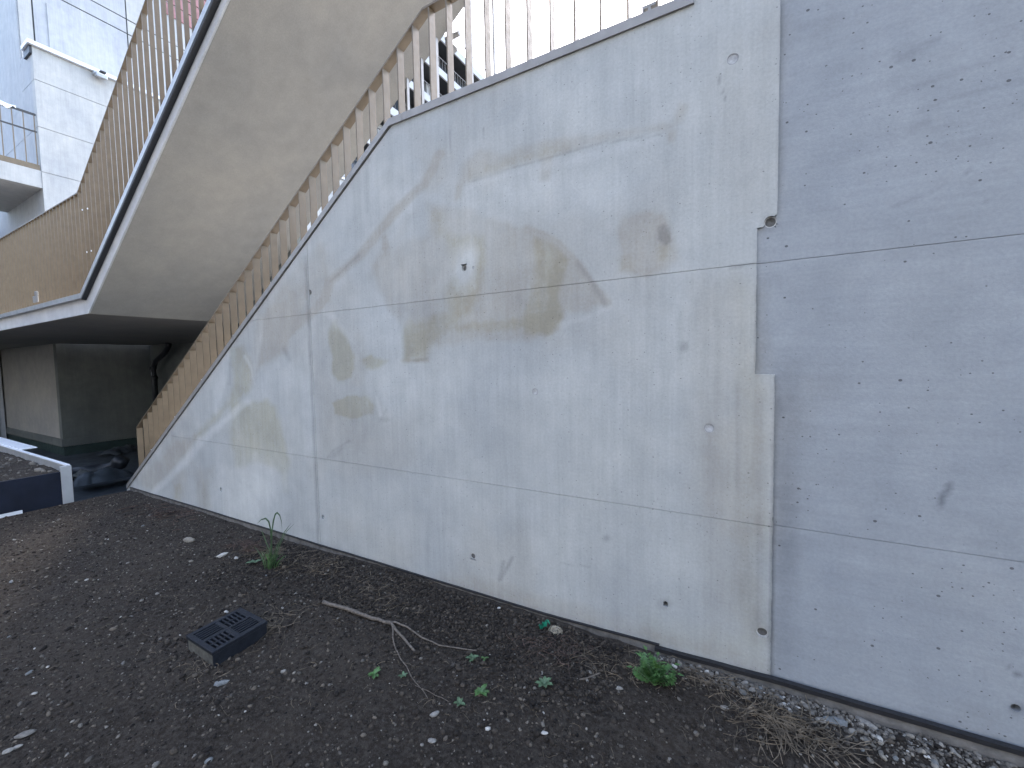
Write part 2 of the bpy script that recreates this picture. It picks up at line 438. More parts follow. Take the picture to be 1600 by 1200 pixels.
OLIVE = [  # yellow-green grey film
    ([(694, 367), (758, 371), (761, 412), (750, 450), (739, 488), (712, 510), (675, 540), (630, 561), (626, 506), (660, 499), (701, 488), (694, 450), (706, 427), (700, 397)], 0.75, 6),
    ([(668, 330), (690, 332), (700, 370), (680, 372)], 0.45, 6),
    ([(836, 375), (862, 382), (885, 405), (878, 435), (874, 469), (881, 499), (862, 525), (821, 521), (821, 488), (836, 442)], 0.85, 4),
    ([(712, 508), (862, 488), (874, 499), (810, 514), (720, 518)], 0.70, 4),
    ([(628, 512), (668, 530), (668, 562), (628, 563)], 0.6, 3),
    ([(729, 283), (780, 268), (840, 250), (900, 230), (860, 228), (790, 248), (740, 262)], 0.35, 7),
    ([(518, 502), (525, 500), (537, 523), (553, 557), (550, 590), (527, 594), (518, 580), (513, 523)], 0.95, 3),
    ([(563, 560), (575, 555), (597, 561), (605, 563), (590, 575), (570, 575)], 0.95, 3),
    ([(520, 630), (553, 617), (577, 618), (588, 633), (583, 647), (547, 655), (523, 647)], 1.0, 2.5),
    ([(360, 630), (387, 633), (400, 630), (420, 623), (433, 633), (438, 663), (447, 693), (452, 717), (448, 737), (443, 747), (430, 733), (407, 722), (387, 725), (367, 730), (363, 700)], 0.90, 4),
    ([(436, 745), (446, 748), (449, 770), (440, 768)], 0.6, 3),
    ([(357, 547), (383, 543), (397, 587), (390, 613), (367, 630), (340, 653), (317, 683), (303, 685), (327, 657), (357, 627), (367, 600)], 0.80, 4),
    ([(1030, 386), (1048, 384), (1046, 412), (1030, 410)], 0.5, 5), ([(964, 405), (985, 400), (990, 425), (968, 424)], 0.4, 5),
    ([(272, 758), (284, 758), (283, 782), (274, 780)], 0.6, 3), ([(316, 750), (324, 748), (326, 790), (318, 790)], 0.4, 4),
    ([(1150, 440), (1190, 440), (1200, 1030), (1150, 1010)], 0.25, 16), ([(1000, 950), (1190, 1000), (1195, 1045), (1000, 995)], 0.25, 12),
]
BEIGE_LINES = [([(690, 240), (662, 288), (602, 350), (560, 398), (515, 438), (504, 470), (486, 490), (455, 520)], 7, 0.85, 3), ([(650, 330), (600, 395), (575, 430)], 4, 0.3, 5),
               ([(1100, 860), (1105, 1000)], 8, 0.2, 8), ([(626, 563), (668, 562)], 2.5, 0.9, 2), ([(825, 358), (870, 379), (900, 412), (949, 477)], 6, 0.75, 3), ([(500, 380), (508, 440), (512, 470)], 4, 0.4, 3)]
PALE_LINES = [([(387, 630), (350, 660), (317, 687), (267, 743), (240, 772)], 5, 0.8, 3), ([(384, 560), (400, 600)], 2, 0.9, 1.5), ([(590, 620), (596, 648)], 3, 0.8, 2), ([(512, 492), (560, 545)], 5, 0.6, 4),
              ([(482, 500), (486, 700)], 8, 0.35, 6), ([(955, 480), (915, 500), (880, 510)], 5, 0.7, 4), ([(630, 490), (622, 530), (624, 565)], 5, 0.6, 4), ([(735, 292), (860, 258), (1030, 214)], 6, 0.45, 5), ([(352, 580), (336, 640)], 8, 0.55, 5), ([(372, 500), (356, 560)], 8, 0.4, 5), ([(405, 500), (398, 590)], 3, 0.7, 3)]
DARK_LINES = [([(1574, 1045), (1602, 1062)], 2.5, 0.6, 1.5),
              ([(787, 878), (781, 905)], 2.5, 0.35, 2), ([(801, 871), (782, 905)], 2.5, 0.4, 2), ([(1121, 113), (1125, 135), (1133, 156)], 1.2, 0.5, 1),
              ([(1402, 92), (1430, 80), (1468, 62)], 5, 0.28, 5), ([(1405, 145), (1480, 118), (1578, 87)], 3.5, 0.22, 4),
              ([(1435, 172), (1500, 150), (1600, 124)], 2.5, 0.22, 3), ([(1432, 236), (1490, 228), (1545, 220)], 3, 0.18, 4),
              ([(1503, 248), (1520, 285), (1544, 312)], 0.8, 0.35, 1), ([(1395, 323), (1430, 308), (1462, 298)], 2.2, 0.25, 3),
              ([(1425, 200), (1450, 190)], 6, 0.25, 7), ([(1140, 418), (1180, 412)], 2, 0.4, 2), ([(1520, 280), (1575, 266)], 3, 0.18, 4),
              ([(610, 200), (640, 188)], 3, 0.2, 4), ([(902, 412), (925, 440), (946, 478)], 2.5, 0.28, 3), ([(1252, 45), (1310, 30)], 5, 0.15, 8),
              ([(738, 283), (860, 246), (930, 224), (1035, 210)], 1.0, 0.32, 1.5), ([(645, 563), (668, 560)], 1.2, 0.3, 1.5), ([(703, 205), (705, 240)], 1, 0.28, 1.5), ([(756, 200), (757, 218)], 1, 0.4, 1), ([(820, 200), (822, 290)], 1.5, 0.16, 3), ([(572, 250), (574, 330)], 2, 0.16, 3), ([(575, 240), (577, 252)], 2.5, 0.35, 2), ([(880, 270), (884, 330)], 1.5, 0.14, 3), ([(500, 852), (700, 912), (850, 956)], 3, 0.22, 7), ([(1206, 1050), (1400, 1108), (1600, 1166)], 3, 0.22, 7), ([(545, 690), (520, 706), (512, 716)], 1.5, 0.3, 2), ([(604, 640), (592, 660)], 1.2, 0.28, 2), ([(445, 552), (452, 560), (444, 545)], 3, 0.3, 3), ([(360, 560), (358, 600)], 2, 0.3, 2.5), ([(330, 610), (331, 650)], 1.5, 0.2, 2.5),
              ([(560, 398), (515, 440)], 1.5, 0.3, 2), ([(1030, 1010), (1100, 1030), (1205, 1056)], 3, 0.25, 6), ([(800, 940), (860, 956), (1020, 1000)], 3, 0.2, 6),
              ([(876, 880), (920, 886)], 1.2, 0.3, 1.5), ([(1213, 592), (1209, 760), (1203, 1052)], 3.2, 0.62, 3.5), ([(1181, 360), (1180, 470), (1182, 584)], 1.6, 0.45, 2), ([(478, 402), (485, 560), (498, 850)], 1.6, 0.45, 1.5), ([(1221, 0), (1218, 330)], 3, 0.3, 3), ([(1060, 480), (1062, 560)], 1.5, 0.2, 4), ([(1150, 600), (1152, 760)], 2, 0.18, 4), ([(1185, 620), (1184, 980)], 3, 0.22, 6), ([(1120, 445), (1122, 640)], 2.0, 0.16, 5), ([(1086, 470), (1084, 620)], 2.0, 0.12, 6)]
DARK_POLY = [([(1468, 797), (1465, 782), (1474, 765), (1480, 750), (1488, 752), (1484, 770), (1473, 790)], 0.62, 1.6), ([(1028, 353), (1037, 349), (1046, 357), (1050, 378), (1040, 384), (1027, 375)], 0.42, 2.0), ([(510, 716), (528, 700), (540, 698), (526, 716)], 0.22, 3)]
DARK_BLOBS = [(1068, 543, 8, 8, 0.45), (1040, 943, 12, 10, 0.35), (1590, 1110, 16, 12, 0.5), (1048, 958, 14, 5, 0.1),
              (948, 842, 6, 5, 0.35), (1246, 565, 5, 3, 0.3), (1204, 346, 14, 14, 0.25), (600, 655, 10, 4, 0.25), (1234, 640, 22, 90, 0.22), (1230, 820, 20, 200, 0.26), (1225, 980, 18, 90, 0.2)]  # tall blobs at the end paint the soft shade beside the joint
PALE_BLOBS = [(725, 418, 20, 34, 1.0), (600, 500, 40, 60, 0.55), (640, 600, 90, 40, 0.4), (560, 520, 20, 60, 0.4), (390, 770, 50, 45, 0.8), (345, 765, 16, 40, 0.6),
              (430, 590, 40, 50, 0.4), (980, 500, 80, 70, 0.35), (880, 300, 130, 25, 0.45), (620, 310, 30, 30, 0.3), (760, 600, 200, 30, 0.25), (930, 130, 120, 40, 0.25), (1040, 150, 20, 60, 0.3)]

def stains(P):  # wall stains, with the painted joint shade in the dark channel
    px, py = project(P)
    f2 = fbm(P[:, 0] * 22, P[:, 2] * 3.5, 4) + fbm(P[:, 0] * 3 + 60, P[:, 2] * 3, 4)
    w1 = fbm(P[:, 0] * 2.2, P[:, 2] * 2.2, 4); w2 = fbm(P[:, 0] * 2.2 + 40, P[:, 2] * 2.2 + 70, 4)
    f1 = fbm(P[:, 0] * 14, P[:, 2] * 9, 4)
    x = px + w1 * 12; y = py + w2 * 12
    st = np.zeros((len(P), 4), np.float32); st[:, 3] = 1
    for poly, s, soft in BEIGE:
        d = sdf_poly(x, y, poly) + f1 * (soft * 1.4 + 3)
        k = s * np.clip(0.5 - d / (2 * soft), 0, 1) * (1 + 0.7 * f2)
        st[:, 0] = st[:, 0] + k * (1 - 0.45 * st[:, 0])
    st[:, 3] = 0
    for poly, s, soft in OLIVE:
        d = sdf_poly(x, y, poly) + f1 * (soft * 1.4 + 3)
        k = s * np.clip(0.5 - d / (2 * soft), 0, 1) * (1 + 0.7 * f2)
        st[:, 3] = st[:, 3] + k * (1 - 0.6 * st[:, 3])
    for pts, w, s, soft in BEIGE_LINES:
        k = s * np.clip(0.5 - (sdf_line(x, y, pts) - w + f1 * soft) / (2 * soft), 0, 1)
        st[:, 0] = st[:, 0] + k * (1 - 0.6 * st[:, 0])
    xs = px + w1 * 5; ys = py + w2 * 5
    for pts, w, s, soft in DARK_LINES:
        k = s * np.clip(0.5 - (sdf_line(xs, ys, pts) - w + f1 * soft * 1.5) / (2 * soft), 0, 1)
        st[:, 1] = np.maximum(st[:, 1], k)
    for poly, s, soft in DARK_POLY:
        st[:, 1] = np.maximum(st[:, 1], s * np.clip(0.5 - (sdf_poly(px, py, poly) + f1 * 3) / (2 * soft), 0, 1))
    for pts, w, s, soft in PALE_LINES:
        k = s * np.clip(0.5 - (sdf_line(x, y, pts) - w + f1 * soft * 2) / (2 * soft), 0, 1)
        st[:, 2] = np.maximum(st[:, 2], k); st[:, 0] *= 1 - 0.7 * k; st[:, 3] *= 1 - 0.7 * k
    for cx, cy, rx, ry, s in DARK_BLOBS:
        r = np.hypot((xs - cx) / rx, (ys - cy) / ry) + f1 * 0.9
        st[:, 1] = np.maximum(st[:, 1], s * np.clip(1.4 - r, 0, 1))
    for cx, cy, rx, ry, s in PALE_BLOBS:
        r = np.hypot((x - cx) / rx, (y - cy) / ry) + f1 * 0.8
        k = s * np.clip(1.5 - r, 0, 1)
        st[:, 2] = np.maximum(st[:, 2], k * (1 - 0.6 * st[:, 0]))
        if s >= 0.7:
            st[:, 0] *= 1 - 0.9 * np.clip(1.5 - r, 0, 1); st[:, 3] *= 1 - 0.9 * np.clip(1.5 - r, 0, 1)
    # faint general staining with its own outline
    g = fbm(P[:, 0] * 1.3 + 5, P[:, 2] * 1.0 + 3, 5)
    st[:, 0] += np.clip((g - 0.05) * 3.0, 0, 0.30)
    return np.clip(st, 0, 1.2)

# tie holes: (pixel x, y, radius m, depth m, kind, label)
HOLES = [(725, 419, 0.021, 0.022, 'plug', None), (1204, 346, 0.026, 0.020, 'plug', None), (1191, 989, 0.026, 0.016, 'plug', None),
         (739, 869, 0.022, 0.008, 'plug', None), (1040, 943, 0.013, 0.03, 'hole', None), (1590, 1110, 0.015, 0.035, 'hole', None),
         (836, 612, 0.022, 0.003, 'flush', None), (1108, 669, 0.024, 0.003, 'flush', None), (1145, 92, 0.026, 0.003, 'flush', None),
         (504.5, 808, 0.020, 0.02, 'plug', None), (345, 765, 0.024, 0.02, 'plug', None), (484.5, 457, 0.021, 0.02, 'plug', None), (739.5, 418, 0.0095, 0.002, 'flush', None)]
HOLE_W = [(onY(h[0], h[1], D)[0], onY(h[0], h[1], D)[2]) + tuple(h[2:]) for h in HOLES]

wall_root = thing('stair_wall', (-3.4, D, 0), 'long smooth grey concrete wall with beige stains beneath the railing, its top cut to the stair slope', 'wall')
right_root = thing('retaining_wall', (1.8, D, 0), 'plain blue-grey concrete wall with fine air holes at the right, joined to the stained stair wall', 'wall')

def panel(name, root, mat, x0, x1, z0, z1, yf, step=0.014, keep=None, slope=False, ragged=None, xstep=None):
    extra_x = [v for v in (X_STEP, X_JN, X_J) if x0 < v < x1]
    extra_z = [v for v in (Z_N0, Z_N1, Z_TOP) if z0 < v < z1]
    def lines(a, b, ex, st):
        ks = [a] + sorted(ex) + [b]; out = []
        for p, q in zip(ks[:-1], ks[1:]):
            n = max(1, int(round((q - p) / st)))
            out += list(np.linspace(p, q, n + 1)[:-1])
        return np.array(out + [b])
    holes = [h for h in HOLE_W if x0 < h[0] < x1 and z0 < h[1] < z1]
    gx = lines(x0, x1, extra_x, xstep or step); gz = lines(z0, z1, extra_z, step)
    def refine(g, ks, fixed):
        g = list(g)
        for h, r in ks:
            g = [v for v in g if abs(v - h) > 1.75 * r or min(abs(v - q) for q in fixed) < 1e-6]
            g += [h + 0.4 * r * k for k in range(-4, 5) if g[0] + 0.002 < h + 0.4 * r * k < max(fixed) - 0.002]
        g = sorted(g); out = [g[0]]
        for v in g[1:]:
            if v - out[-1] > 1e-4: out.append(v)
        return np.array(out)
    gx = refine(gx, [(h[0], h[2]) for h in holes], [x0, x1] + extra_x)
    gz = refine(gz, [(h[1], h[2]) for h in holes], [z0, z1] + extra_z)
    nx, nz = len(gx), len(gz)
    XX, ZZ = np.meshgrid(gx, gz, indexing='ij')
    XX = XX.copy(); ZZ = ZZ.copy()
    cx = 0.5 * (gx[:-1] + gx[1:])[:, None] + 0 * gz[None, :-1]; cz = 0.5 * (gz[:-1] + gz[1:])[None, :] + 0 * gx[:-1, None]
    ok = np.ones(cx.shape, bool)
    if keep is not None: ok &= keep(cx, cz)
    if slope: ok &= cz < Z_TOP + (cx - X_TOP) * SL + 0.06
    for hx, hz, r, dep, kd, lb in holes:
        ok &= ~((np.abs(cx - hx) < 1.2 * r) & (np.abs(cz - hz) < 1.2 * r))
    idx = np.arange(nx * nz).reshape(nx, nz)
    quads = np.stack([idx[:-1, :-1], idx[1:, :-1], idx[1:, 1:], idx[:-1, 1:]], -1)[ok]
    used = np.unique(quads); remap = -np.ones(nx * nz, int); remap[used] = np.arange(len(used))
    V = np.stack([XX.ravel()[used], np.full(len(used), yf), ZZ.ravel()[used]], -1)
    me = bpy.data.meshes.new(name)
    me.from_pydata(V.tolist(), [], remap[quads].tolist())
    bm = bmesh.new(); bm.from_mesh(me)
    # hole rims onto circles
    bv = {v for e in bm.edges if e.is_boundary for v in e.verts}
    for v in bv:
        if min(abs(v.co.x - q) for q in (x0, x1, X_J, X_JN, X_STEP)) < 1e-4 or min(abs(v.co.z - q) for q in (z0, z1, Z_N0, Z_N1)) < 1e-4: continue
        for hx, hz, r, dep, kd, lb in holes:
            dx, dz = v.co.x - hx, v.co.z - hz; d = math.hypot(dx, dz); 
            if abs(dx) < r * 1.27 and abs(dz) < r * 1.27:
                v.co.x = hx + dx / d * r; v.co.z = hz + dz / d * r
                break
    if slope:
        nrm = Vector((-SL, 0, 1)).normalized()
        bmesh.ops.bisect_plane(bm, geom=bm.verts[:] + bm.edges[:] + bm.faces[:], plane_co=(X_TOP, yf, Z_TOP), plane_no=nrm, clear_outer=True)
    if ragged:
        for v in {v for e in bm.edges if e.is_boundary for v in e.verts}:
            if ragged(v.co.x, v.co.z):
                k = (0.010 if v.co.z < 1.6 else 0.005) * float(fbm(v.co.z * 45 + 5, v.co.x * 45, 3))
                v.co.x += k
    be = [e for e in bm.edges if e.is_boundary]
    r_ = bmesh.ops.extrude_edge_only(bm, edges=be)
    nv = [g for g in r_['geom'] if isinstance(g, bmesh.types.BMVert)]
    for v in nv:
        dd = 0.045
        for hx, hz, r, dep, kd, lb in holes:
            if abs(math.hypot(v.co.x - hx, v.co.z - hz) - r) < 1e-4: dd = dep + 0.004
        v.co.y += dd
    bmesh.ops.recalc_face_normals(bm, faces=bm.faces)
    # make sure the sheet faces the camera side
    if sum(f.normal.y for f in list(bm.faces)[:200]) > 0:
        bmesh.ops.reverse_faces(bm, faces=bm.faces)
    bm.to_mesh(me); bm.free()
    n = len(me.vertices)
    P = np.empty(n * 3); me.vertices.foreach_get('co', P); P = P.reshape(-1, 3)
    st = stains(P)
    a = me.color_attributes.new('stain_shade', 'FLOAT_COLOR', 'POINT')
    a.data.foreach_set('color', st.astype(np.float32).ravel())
    # gentle formwork waviness
    off = WORLDLOC[root.name]
    P[:, 1] += 0.0025 * fbm(P[:, 0] * 1.1 + 3, P[:, 2] * 1.1, 3) + 0.0012 * fbm(P[:, 0] * 9, P[:, 2] * 9, 2)
    me.vertices.foreach_set('co', (P - np.array(off)).ravel())
    me.materials.append(mat)
    o = link(bpy.data.objects.new(name, me)); o.parent = root
    WORLDLOC[o.name] = off.copy()
    for hx, hz, r, dep, kd, lb in holes:
        disc = MB(); k = 20
        ring_r = [r * 0.995] * k
        disc.add([(hx + r * 0.997 * math.cos(6.2832 * i / k), yf + dep, hz + r * 0.997 * math.sin(6.2832 * i / k)) for i in range(k)] + [(hx, yf + dep + 0.002, hz)],
                 [(i, (i + 1) % k, k) for i in range(k)])
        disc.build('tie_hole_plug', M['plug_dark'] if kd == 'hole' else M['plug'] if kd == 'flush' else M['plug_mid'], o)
        if kd != 'hole':
            rg = MB(); rr = (r * 0.84, r * 0.995)
            yy = yf + (0.0015 if kd == 'flush' else dep - 0.005)
            vs = []
            for q in rr: vs += [(hx + q * math.cos(6.2832 * i / k), yy, hz + q * math.sin(6.2832 * i / k)) for i in range(k)]
            rg.add(vs, [(i, (i + 1) % k, (i + 1) % k + k, i + k) for i in range(k)])
            vs2 = [(hx + rr[0] * math.cos(6.2832 * i / k), y, hz + rr[0] * math.sin(6.2832 * i / k)) for y in (yy, yf + dep + 0.001) for i in range(k)]
            if kd != 'flush': rg.add(vs2, [(i, (i + 1) % k, (i + 1) % k + k, i + k) for i in range(k)])
            rg.build('mortar_ring', M['ring_dull'] if kd == 'flush' else M['ring'], o)
    return o

g = GAP
notch = lambda x, z: ~((x > X_JN) & (z > Z_N0) & (z < Z_N1))
rag = lambda x, z: x > X_JN - 0.002 and (x > X_J - 0.008 or Z_N0 - 0.01 < z < Z_N1 + 0.01)
for z0, z1, sl in ((Z_LO, Z_B - g, True), (Z_B + g, Z_A - g, True), (Z_A + g, Z_TOP, True)):
    xa = max(-7.60, X_TOP + (z0 - Z_TOP) / SL - 0.05)
    panel('concrete_panel', wall_root, M['wall'], xa, X_V - 0.0022, z0, z1, D, 0.016, None, sl, None, 0.02)
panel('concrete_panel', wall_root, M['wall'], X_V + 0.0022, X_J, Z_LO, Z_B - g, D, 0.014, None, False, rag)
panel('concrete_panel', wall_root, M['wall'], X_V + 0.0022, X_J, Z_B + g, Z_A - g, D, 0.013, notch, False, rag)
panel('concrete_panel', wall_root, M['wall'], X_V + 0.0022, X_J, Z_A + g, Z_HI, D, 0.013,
      lambda x, z: notch(x, z) & ((z < Z_TOP) | (x > X_STEP)), False, rag) if False else None
def keep_top(x, z):
    return notch(x, z) & ((z < Z_TOP) | (x > X_STEP))
# upper middle panel: its left corner is cut by the slope, its right end rises above the railing
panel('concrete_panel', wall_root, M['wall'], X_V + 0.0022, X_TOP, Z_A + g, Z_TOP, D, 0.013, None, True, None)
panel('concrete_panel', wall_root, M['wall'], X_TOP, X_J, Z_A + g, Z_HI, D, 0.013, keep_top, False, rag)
core = MB().prism_y([(X_TIP + 0.3, Z_LO), (X_J, Z_LO), (X_J, Z_HI - 0.01), (X_STEP + 0.01, Z_HI - 0.01), (X_STEP + 0.01, Z_TOP - 0.01), (X_TOP, Z_TOP - 0.01), (X_TIP + 0.02, Z_TIP - 0.01), (X_TIP + 0.02, Z_LO)][1:] , D + 0.042, D + 0.26)
core.build('wall_core', M['edge'], wall_root)
# right-hand wall, set back a little
YR = D + 0.013
RX1 = 3.6
panel('concrete_panel', right_root, M['wall_blue'], X_J - 0.002, RX1, Z_LO, Z_B + 0.006 - g, YR, 0.02)
panel('concrete_panel', right_root, M['wall_blue'], X_JN - 0.003, RX1, Z_B + 0.006 + g, Z_A - 0.001 - g, YR, 0.02, lambda x, z: (x > X_J) | (z > Z_N0 - 0.001))
panel('concrete_panel', right_root, M['wall_blue'], X_JN - 0.003, RX1, Z_A - 0.001 + g, Z_HI, YR, 0.02, lambda x, z: (x > X_J) | (z < Z_N1 + 0.001))
MB().box((X_J + 0.01, YR + 0.044, Z_LO), (RX1, D + 0.30, Z_HI - 0.01)).build('wall_core', M['edge'], right_root)

# waterproofing sheet along the foot of the walls
strip_root = thing('dimple_sheet', (-2, D - 0.02, -0.05), 'low grey dimpled waterproofing sheet with a black top edge along the foot of the wall', 'waterproofing sheet')
def foot_strip(px_pts, y0, y1, top, zb, edge_h):
    pts = []
    for x, y in px_pts:
        p = onY(x, y, y0); pts.append((p.x, p.z))
    dense = []
    for (xa, za), (xb, zb_) in zip(pts[:-1], pts[1:]):
        n = max(2, int((xb - xa) / 0.05))
        for i in range(n):
            t = i / n; x = xa + (xb - xa) * t
            dense.append((x, za + (zb_ - za) * t + 0.006 * float(fbm(x * 5, 3.3, 3))))
    dense.append(pts[-1])
    s = MB(); e = MB()
    # corrugated body
    vs = []; fs = []
    n = len(dense)
    for i, (x, z) in enumerate(dense):
        for q, (zz, oy) in enumerate(((z - edge_h, 0.0), (z - edge_h - 0.03, -0.004), (zb, -0.008))):
            vs.append((x, y0 + oy + 0.003 * (i % 2), zz))
    for i in range(n - 1):
        for q in range(2):
            fs.append((i * 3 + q, (i + 1) * 3 + q, (i + 1) * 3 + q + 1, i * 3 + q + 1))
    s.add(vs, fs)
    for (xa, za), (xb, zb_) in zip(dense[:-1], dense[1:]):
        e.prism_y([(xa, za - edge_h), (xb, zb_ - edge_h), (xb, zb_), (xa, za)], y0 - 0.006, y1)
    s.build('sheet_body', M['strip_grey'], strip_root)
    e.build('sheet_edge', M['strip_black'], strip_root)
foot_strip([(203, 761), (300, 790), (500, 851), (700, 912), (850, 958), (1030, 1007)], D - 0.010, D - 0.001, 0, -0.16, 0.008)
foot_strip([(1023, 1011), (1110, 1034), (1200, 1058), (1330, 1096), (1600, 1173), (1900, 1258)], D - 0.024, D - 0.003, 0, -0.16, 0.020)

# ================================================================== STAIR RAILING (near, on the wall)
rail_root = thing('stair_railing', (-4.0, D + 0.06, 1.7), 'bronze flat-bar railing climbing the sloped top of the stained concrete wall', 'railing')
Y0B, Y1B = D + 0.026, D + 0.090
COPH = 0.052
def wall_top(x):
    return Z_TOP if x > X_TOP else Z_TOP + (x - X_TOP) * SL
cop_y = (D - 0.013, D + 0.10)
xs_seam = onY(630, 186, D).x
MB().strip_y([(X_TIP - 0.015, Z_TIP + COPH - 0.012), (X_TOP - 0.02, Z_TOP + COPH), (xs_seam - 0.003, Z_TOP + COPH)], COPH, *cop_y).build('coping', M['coping'], rail_root)
MB().strip_y([(xs_seam + 0.003, Z_TOP + COPH), (X_STEP, Z_TOP + COPH)], COPH, *cop_y).build('coping', M['coping'], rail_root)
hc = onY(660, 12, Y0B); he = onY(213, 668, Y0B)
SLR = (hc.z - he.z) / (hc.x - he.x)
def rail_z(x):
    return hc.z if x > hc.x else hc.z + (x - hc.x) * SLR
MB().strip_y([(he.x - 0.006, he.z), (hc.x, hc.z), (X_STEP, hc.z)], 0.014, Y0B - 0.002, Y1B + 0.002).build('handrail', M['bronze'], rail_root)
bar_x = []
x = -0.292
while x > he.x - 0.03:
    bar_x.append(x); x -= 0.1525
bar_x[-1] = he.x
for i, x in enumerate(bar_x):
    zt = rail_z(x) - 0.013; zb = wall_top(x) - 0.03
    if x < -7.0: zb = wall_top(x) + 0.02
    d_ = SLR * 0.005 if x < hc.x else 0
    b_ = MB().add([(x - 0.005, y, z) for y in (Y0B, Y1B) for z in (zb, zt - d_)] + [(x + 0.005, y, z) for y in (Y0B, Y1B) for z in (zb, zt + d_)],
                  [(0, 1, 5, 4), (2, 6, 7, 3), (0, 2, 3, 1), (4, 5, 7, 6), (1, 3, 7, 5), (0, 4, 6, 2)])
    b_.build('baluster', M['bronze'], rail_root)
for px_, py_ in ((238, 694), (275, 644), (317, 586), (367, 520), (426, 438)):
    p = onY(px_, py_, D + 0.01)
    zc = wall_top(p.x) + COPH
    MB().box((p.x - 0.02, D - 0.002, zc - 0.006), (p.x + 0.02, D + 0.03, zc + 0.022)).build('shim', M['white_metal'], rail_root)
pb = onY(1004, 24, D + 0.05)
br = MB()
br.box((pb.x, D + 0.03, Z_TOP + COPH), (pb.x + 0.010, D + 0.075, Z_TOP + COPH + 0.065)).box((pb.x + 0.010, D + 0.03, Z_TOP + COPH + 0.05), (pb.x + 0.072, D + 0.075, Z_TOP + COPH + 0.065)).box((pb.x + 0.032, D + 0.031, Z_TOP + COPH), (pb.x + 0.048, D + 0.074, Z_TOP + COPH + 0.05))
br.build('bracket', M['coping'], rail_root)

# ================================================================== LOWER FLIGHT (behind the wall)
low_root = thing('lower_stair_flight', (-4.5, 3.4, 0), 'lower concrete stair flight rising behind the stained wall and its railing', 'stair')
YB = 4.463
prof = [(-7.25, -1.2)]
xs0, z0, nst = -7.1, -0.38, 21
run, rise = 0.262, 0.1755
for i in range(nst):
    prof += [(xs0 + i * run, z0 + i * rise), (xs0 + i * run, z0 + (i + 1) * rise)]
ztop_l = z0 + nst * rise
prof += [(xs0 + nst * run, ztop_l), (4.0, ztop_l), (4.0, ztop_l - 0.3), (xs0 + nst * run, ztop_l - 0.3), (-6.6, -1.2)]
MB().prism_y(prof[::-1], D + 0.262, YB).build('stepped_slab', M['edge'], low_root)
# bar screen on the far side between the flights
scr_root = thing('bar_screen', (-2.7, YB - 0.05, ztop_l), 'thin upright metal bars behind the wall railing, reaching up to the upper stair', 'bar screen')
for px_ in (636, 659, 683, 705, 737, 773):
    x = onY(px_, 100, YB - 0.06).x
    MB().box((x - 0.009, YB - 0.085, max(0.2, ztop_l + min(0, (x + 1.6) * 0.67))), (x + 0.009, YB - 0.04, 2.419 + 6.534 * 0.651 + (x + 2.0) * 0.651)).build('bar', M['coping'], scr_root)
p0 = onY(697, 62, YB - 0.12); p1 = onY(718, 52, YB - 0.12); p2 = onY(711, 78, YB - 0.12); p3 = onY(699, 66, YB - 0.12)
MB().tube([p0, p1], 0.03, 8).build('handrail_end', M['coping'], scr_root)
MB().tube([p3, p2], 0.035, 8).build('handrail_end', M['coping'], scr_root)

# ================================================================== UPPER STAIR (overhead)
up_root = thing('upper_stair', (-8.5, D, 2.42), 'concrete upper stair flight overhead with a smooth grey underside and gallery landing', 'stair')
XC, ZC, SU = -8.534, 2.419, 0.651
XE = -1.0
ZE = ZC + (XE - XC) * SU
TH = 0.27
cx_ = 0.19   # the top edge turns a little further left than the bottom edge
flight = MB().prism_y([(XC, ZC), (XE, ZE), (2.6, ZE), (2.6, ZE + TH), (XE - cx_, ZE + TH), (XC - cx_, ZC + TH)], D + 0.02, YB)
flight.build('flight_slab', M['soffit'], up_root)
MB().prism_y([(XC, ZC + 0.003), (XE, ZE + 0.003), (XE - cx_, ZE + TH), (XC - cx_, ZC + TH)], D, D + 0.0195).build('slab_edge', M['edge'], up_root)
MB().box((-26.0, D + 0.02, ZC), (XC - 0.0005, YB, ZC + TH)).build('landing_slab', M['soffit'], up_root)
MB().box((-18.9, YB, ZC), (XC + 0.0, 15.9, ZC + TH)).build('landing_slab', M['soffit'], up_root)
MB().prism_y([(-26.0, ZC + 0.003), (XC - 0.004, ZC + 0.003), (XC - cx_, ZC + TH), (-26.0, ZC + TH)], D, D + 0.0195).build('slab_edge', M['edge'], up_root)
# steps on top of the flight
st_ = MB()
k = 0; xx = XC + 0.1
while xx < XE - 0.3:
    zb_ = ZC + TH + (xx + cx_ - XC) * SU
    st_.box((xx, D + 0.10, zb_ - 0.10), (xx + 0.262, YB - 0.02, zb_ + 0.10)); xx += 0.262
st_.build('steps', M['edge'], up_root)

urail = thing('gallery_railing', (-8.7, D, 2.75), 'dense bronze flat-bar railing along the upper gallery and stair flight', 'railing')
Yu0, Yu1 = D - 0.060, D + 0.015
b0 = onY(125, 458, Yu0)
strip_h = 0.085
hb = onY(118, 300, Yu0 + 0.01); ht = onY(220, 10, Yu0 + 0.01)
SUR = (ht.z - hb.z) / (ht.x - hb.x)
b1 = onY(323, 0, Yu0)
SUB = (b1.z - b0.z) / (b1.x - b0.x)
XL = -24.0
XR = -1.2
MB().strip_y([(b0.x, b0.z), (XR, b0.z + (XR - b0.x) * SUB)], strip_h, Yu0, Yu1).build('base_rail', M['light_metal'], urail)
MB().strip_y([(b0.x + 0.02, b0.z - strip_h - 0.001), (XR, b0.z - strip_h - 0.001 + (XR - b0.x - 0.02) * SUB)], 0.012, Yu0 + 0.004, D - 0.001).build('gap_shade_strip', M['black_plastic'], urail)  # black strip added to stand in for the shade under the base rail
xs_u = onY(39, 476, Yu0).x
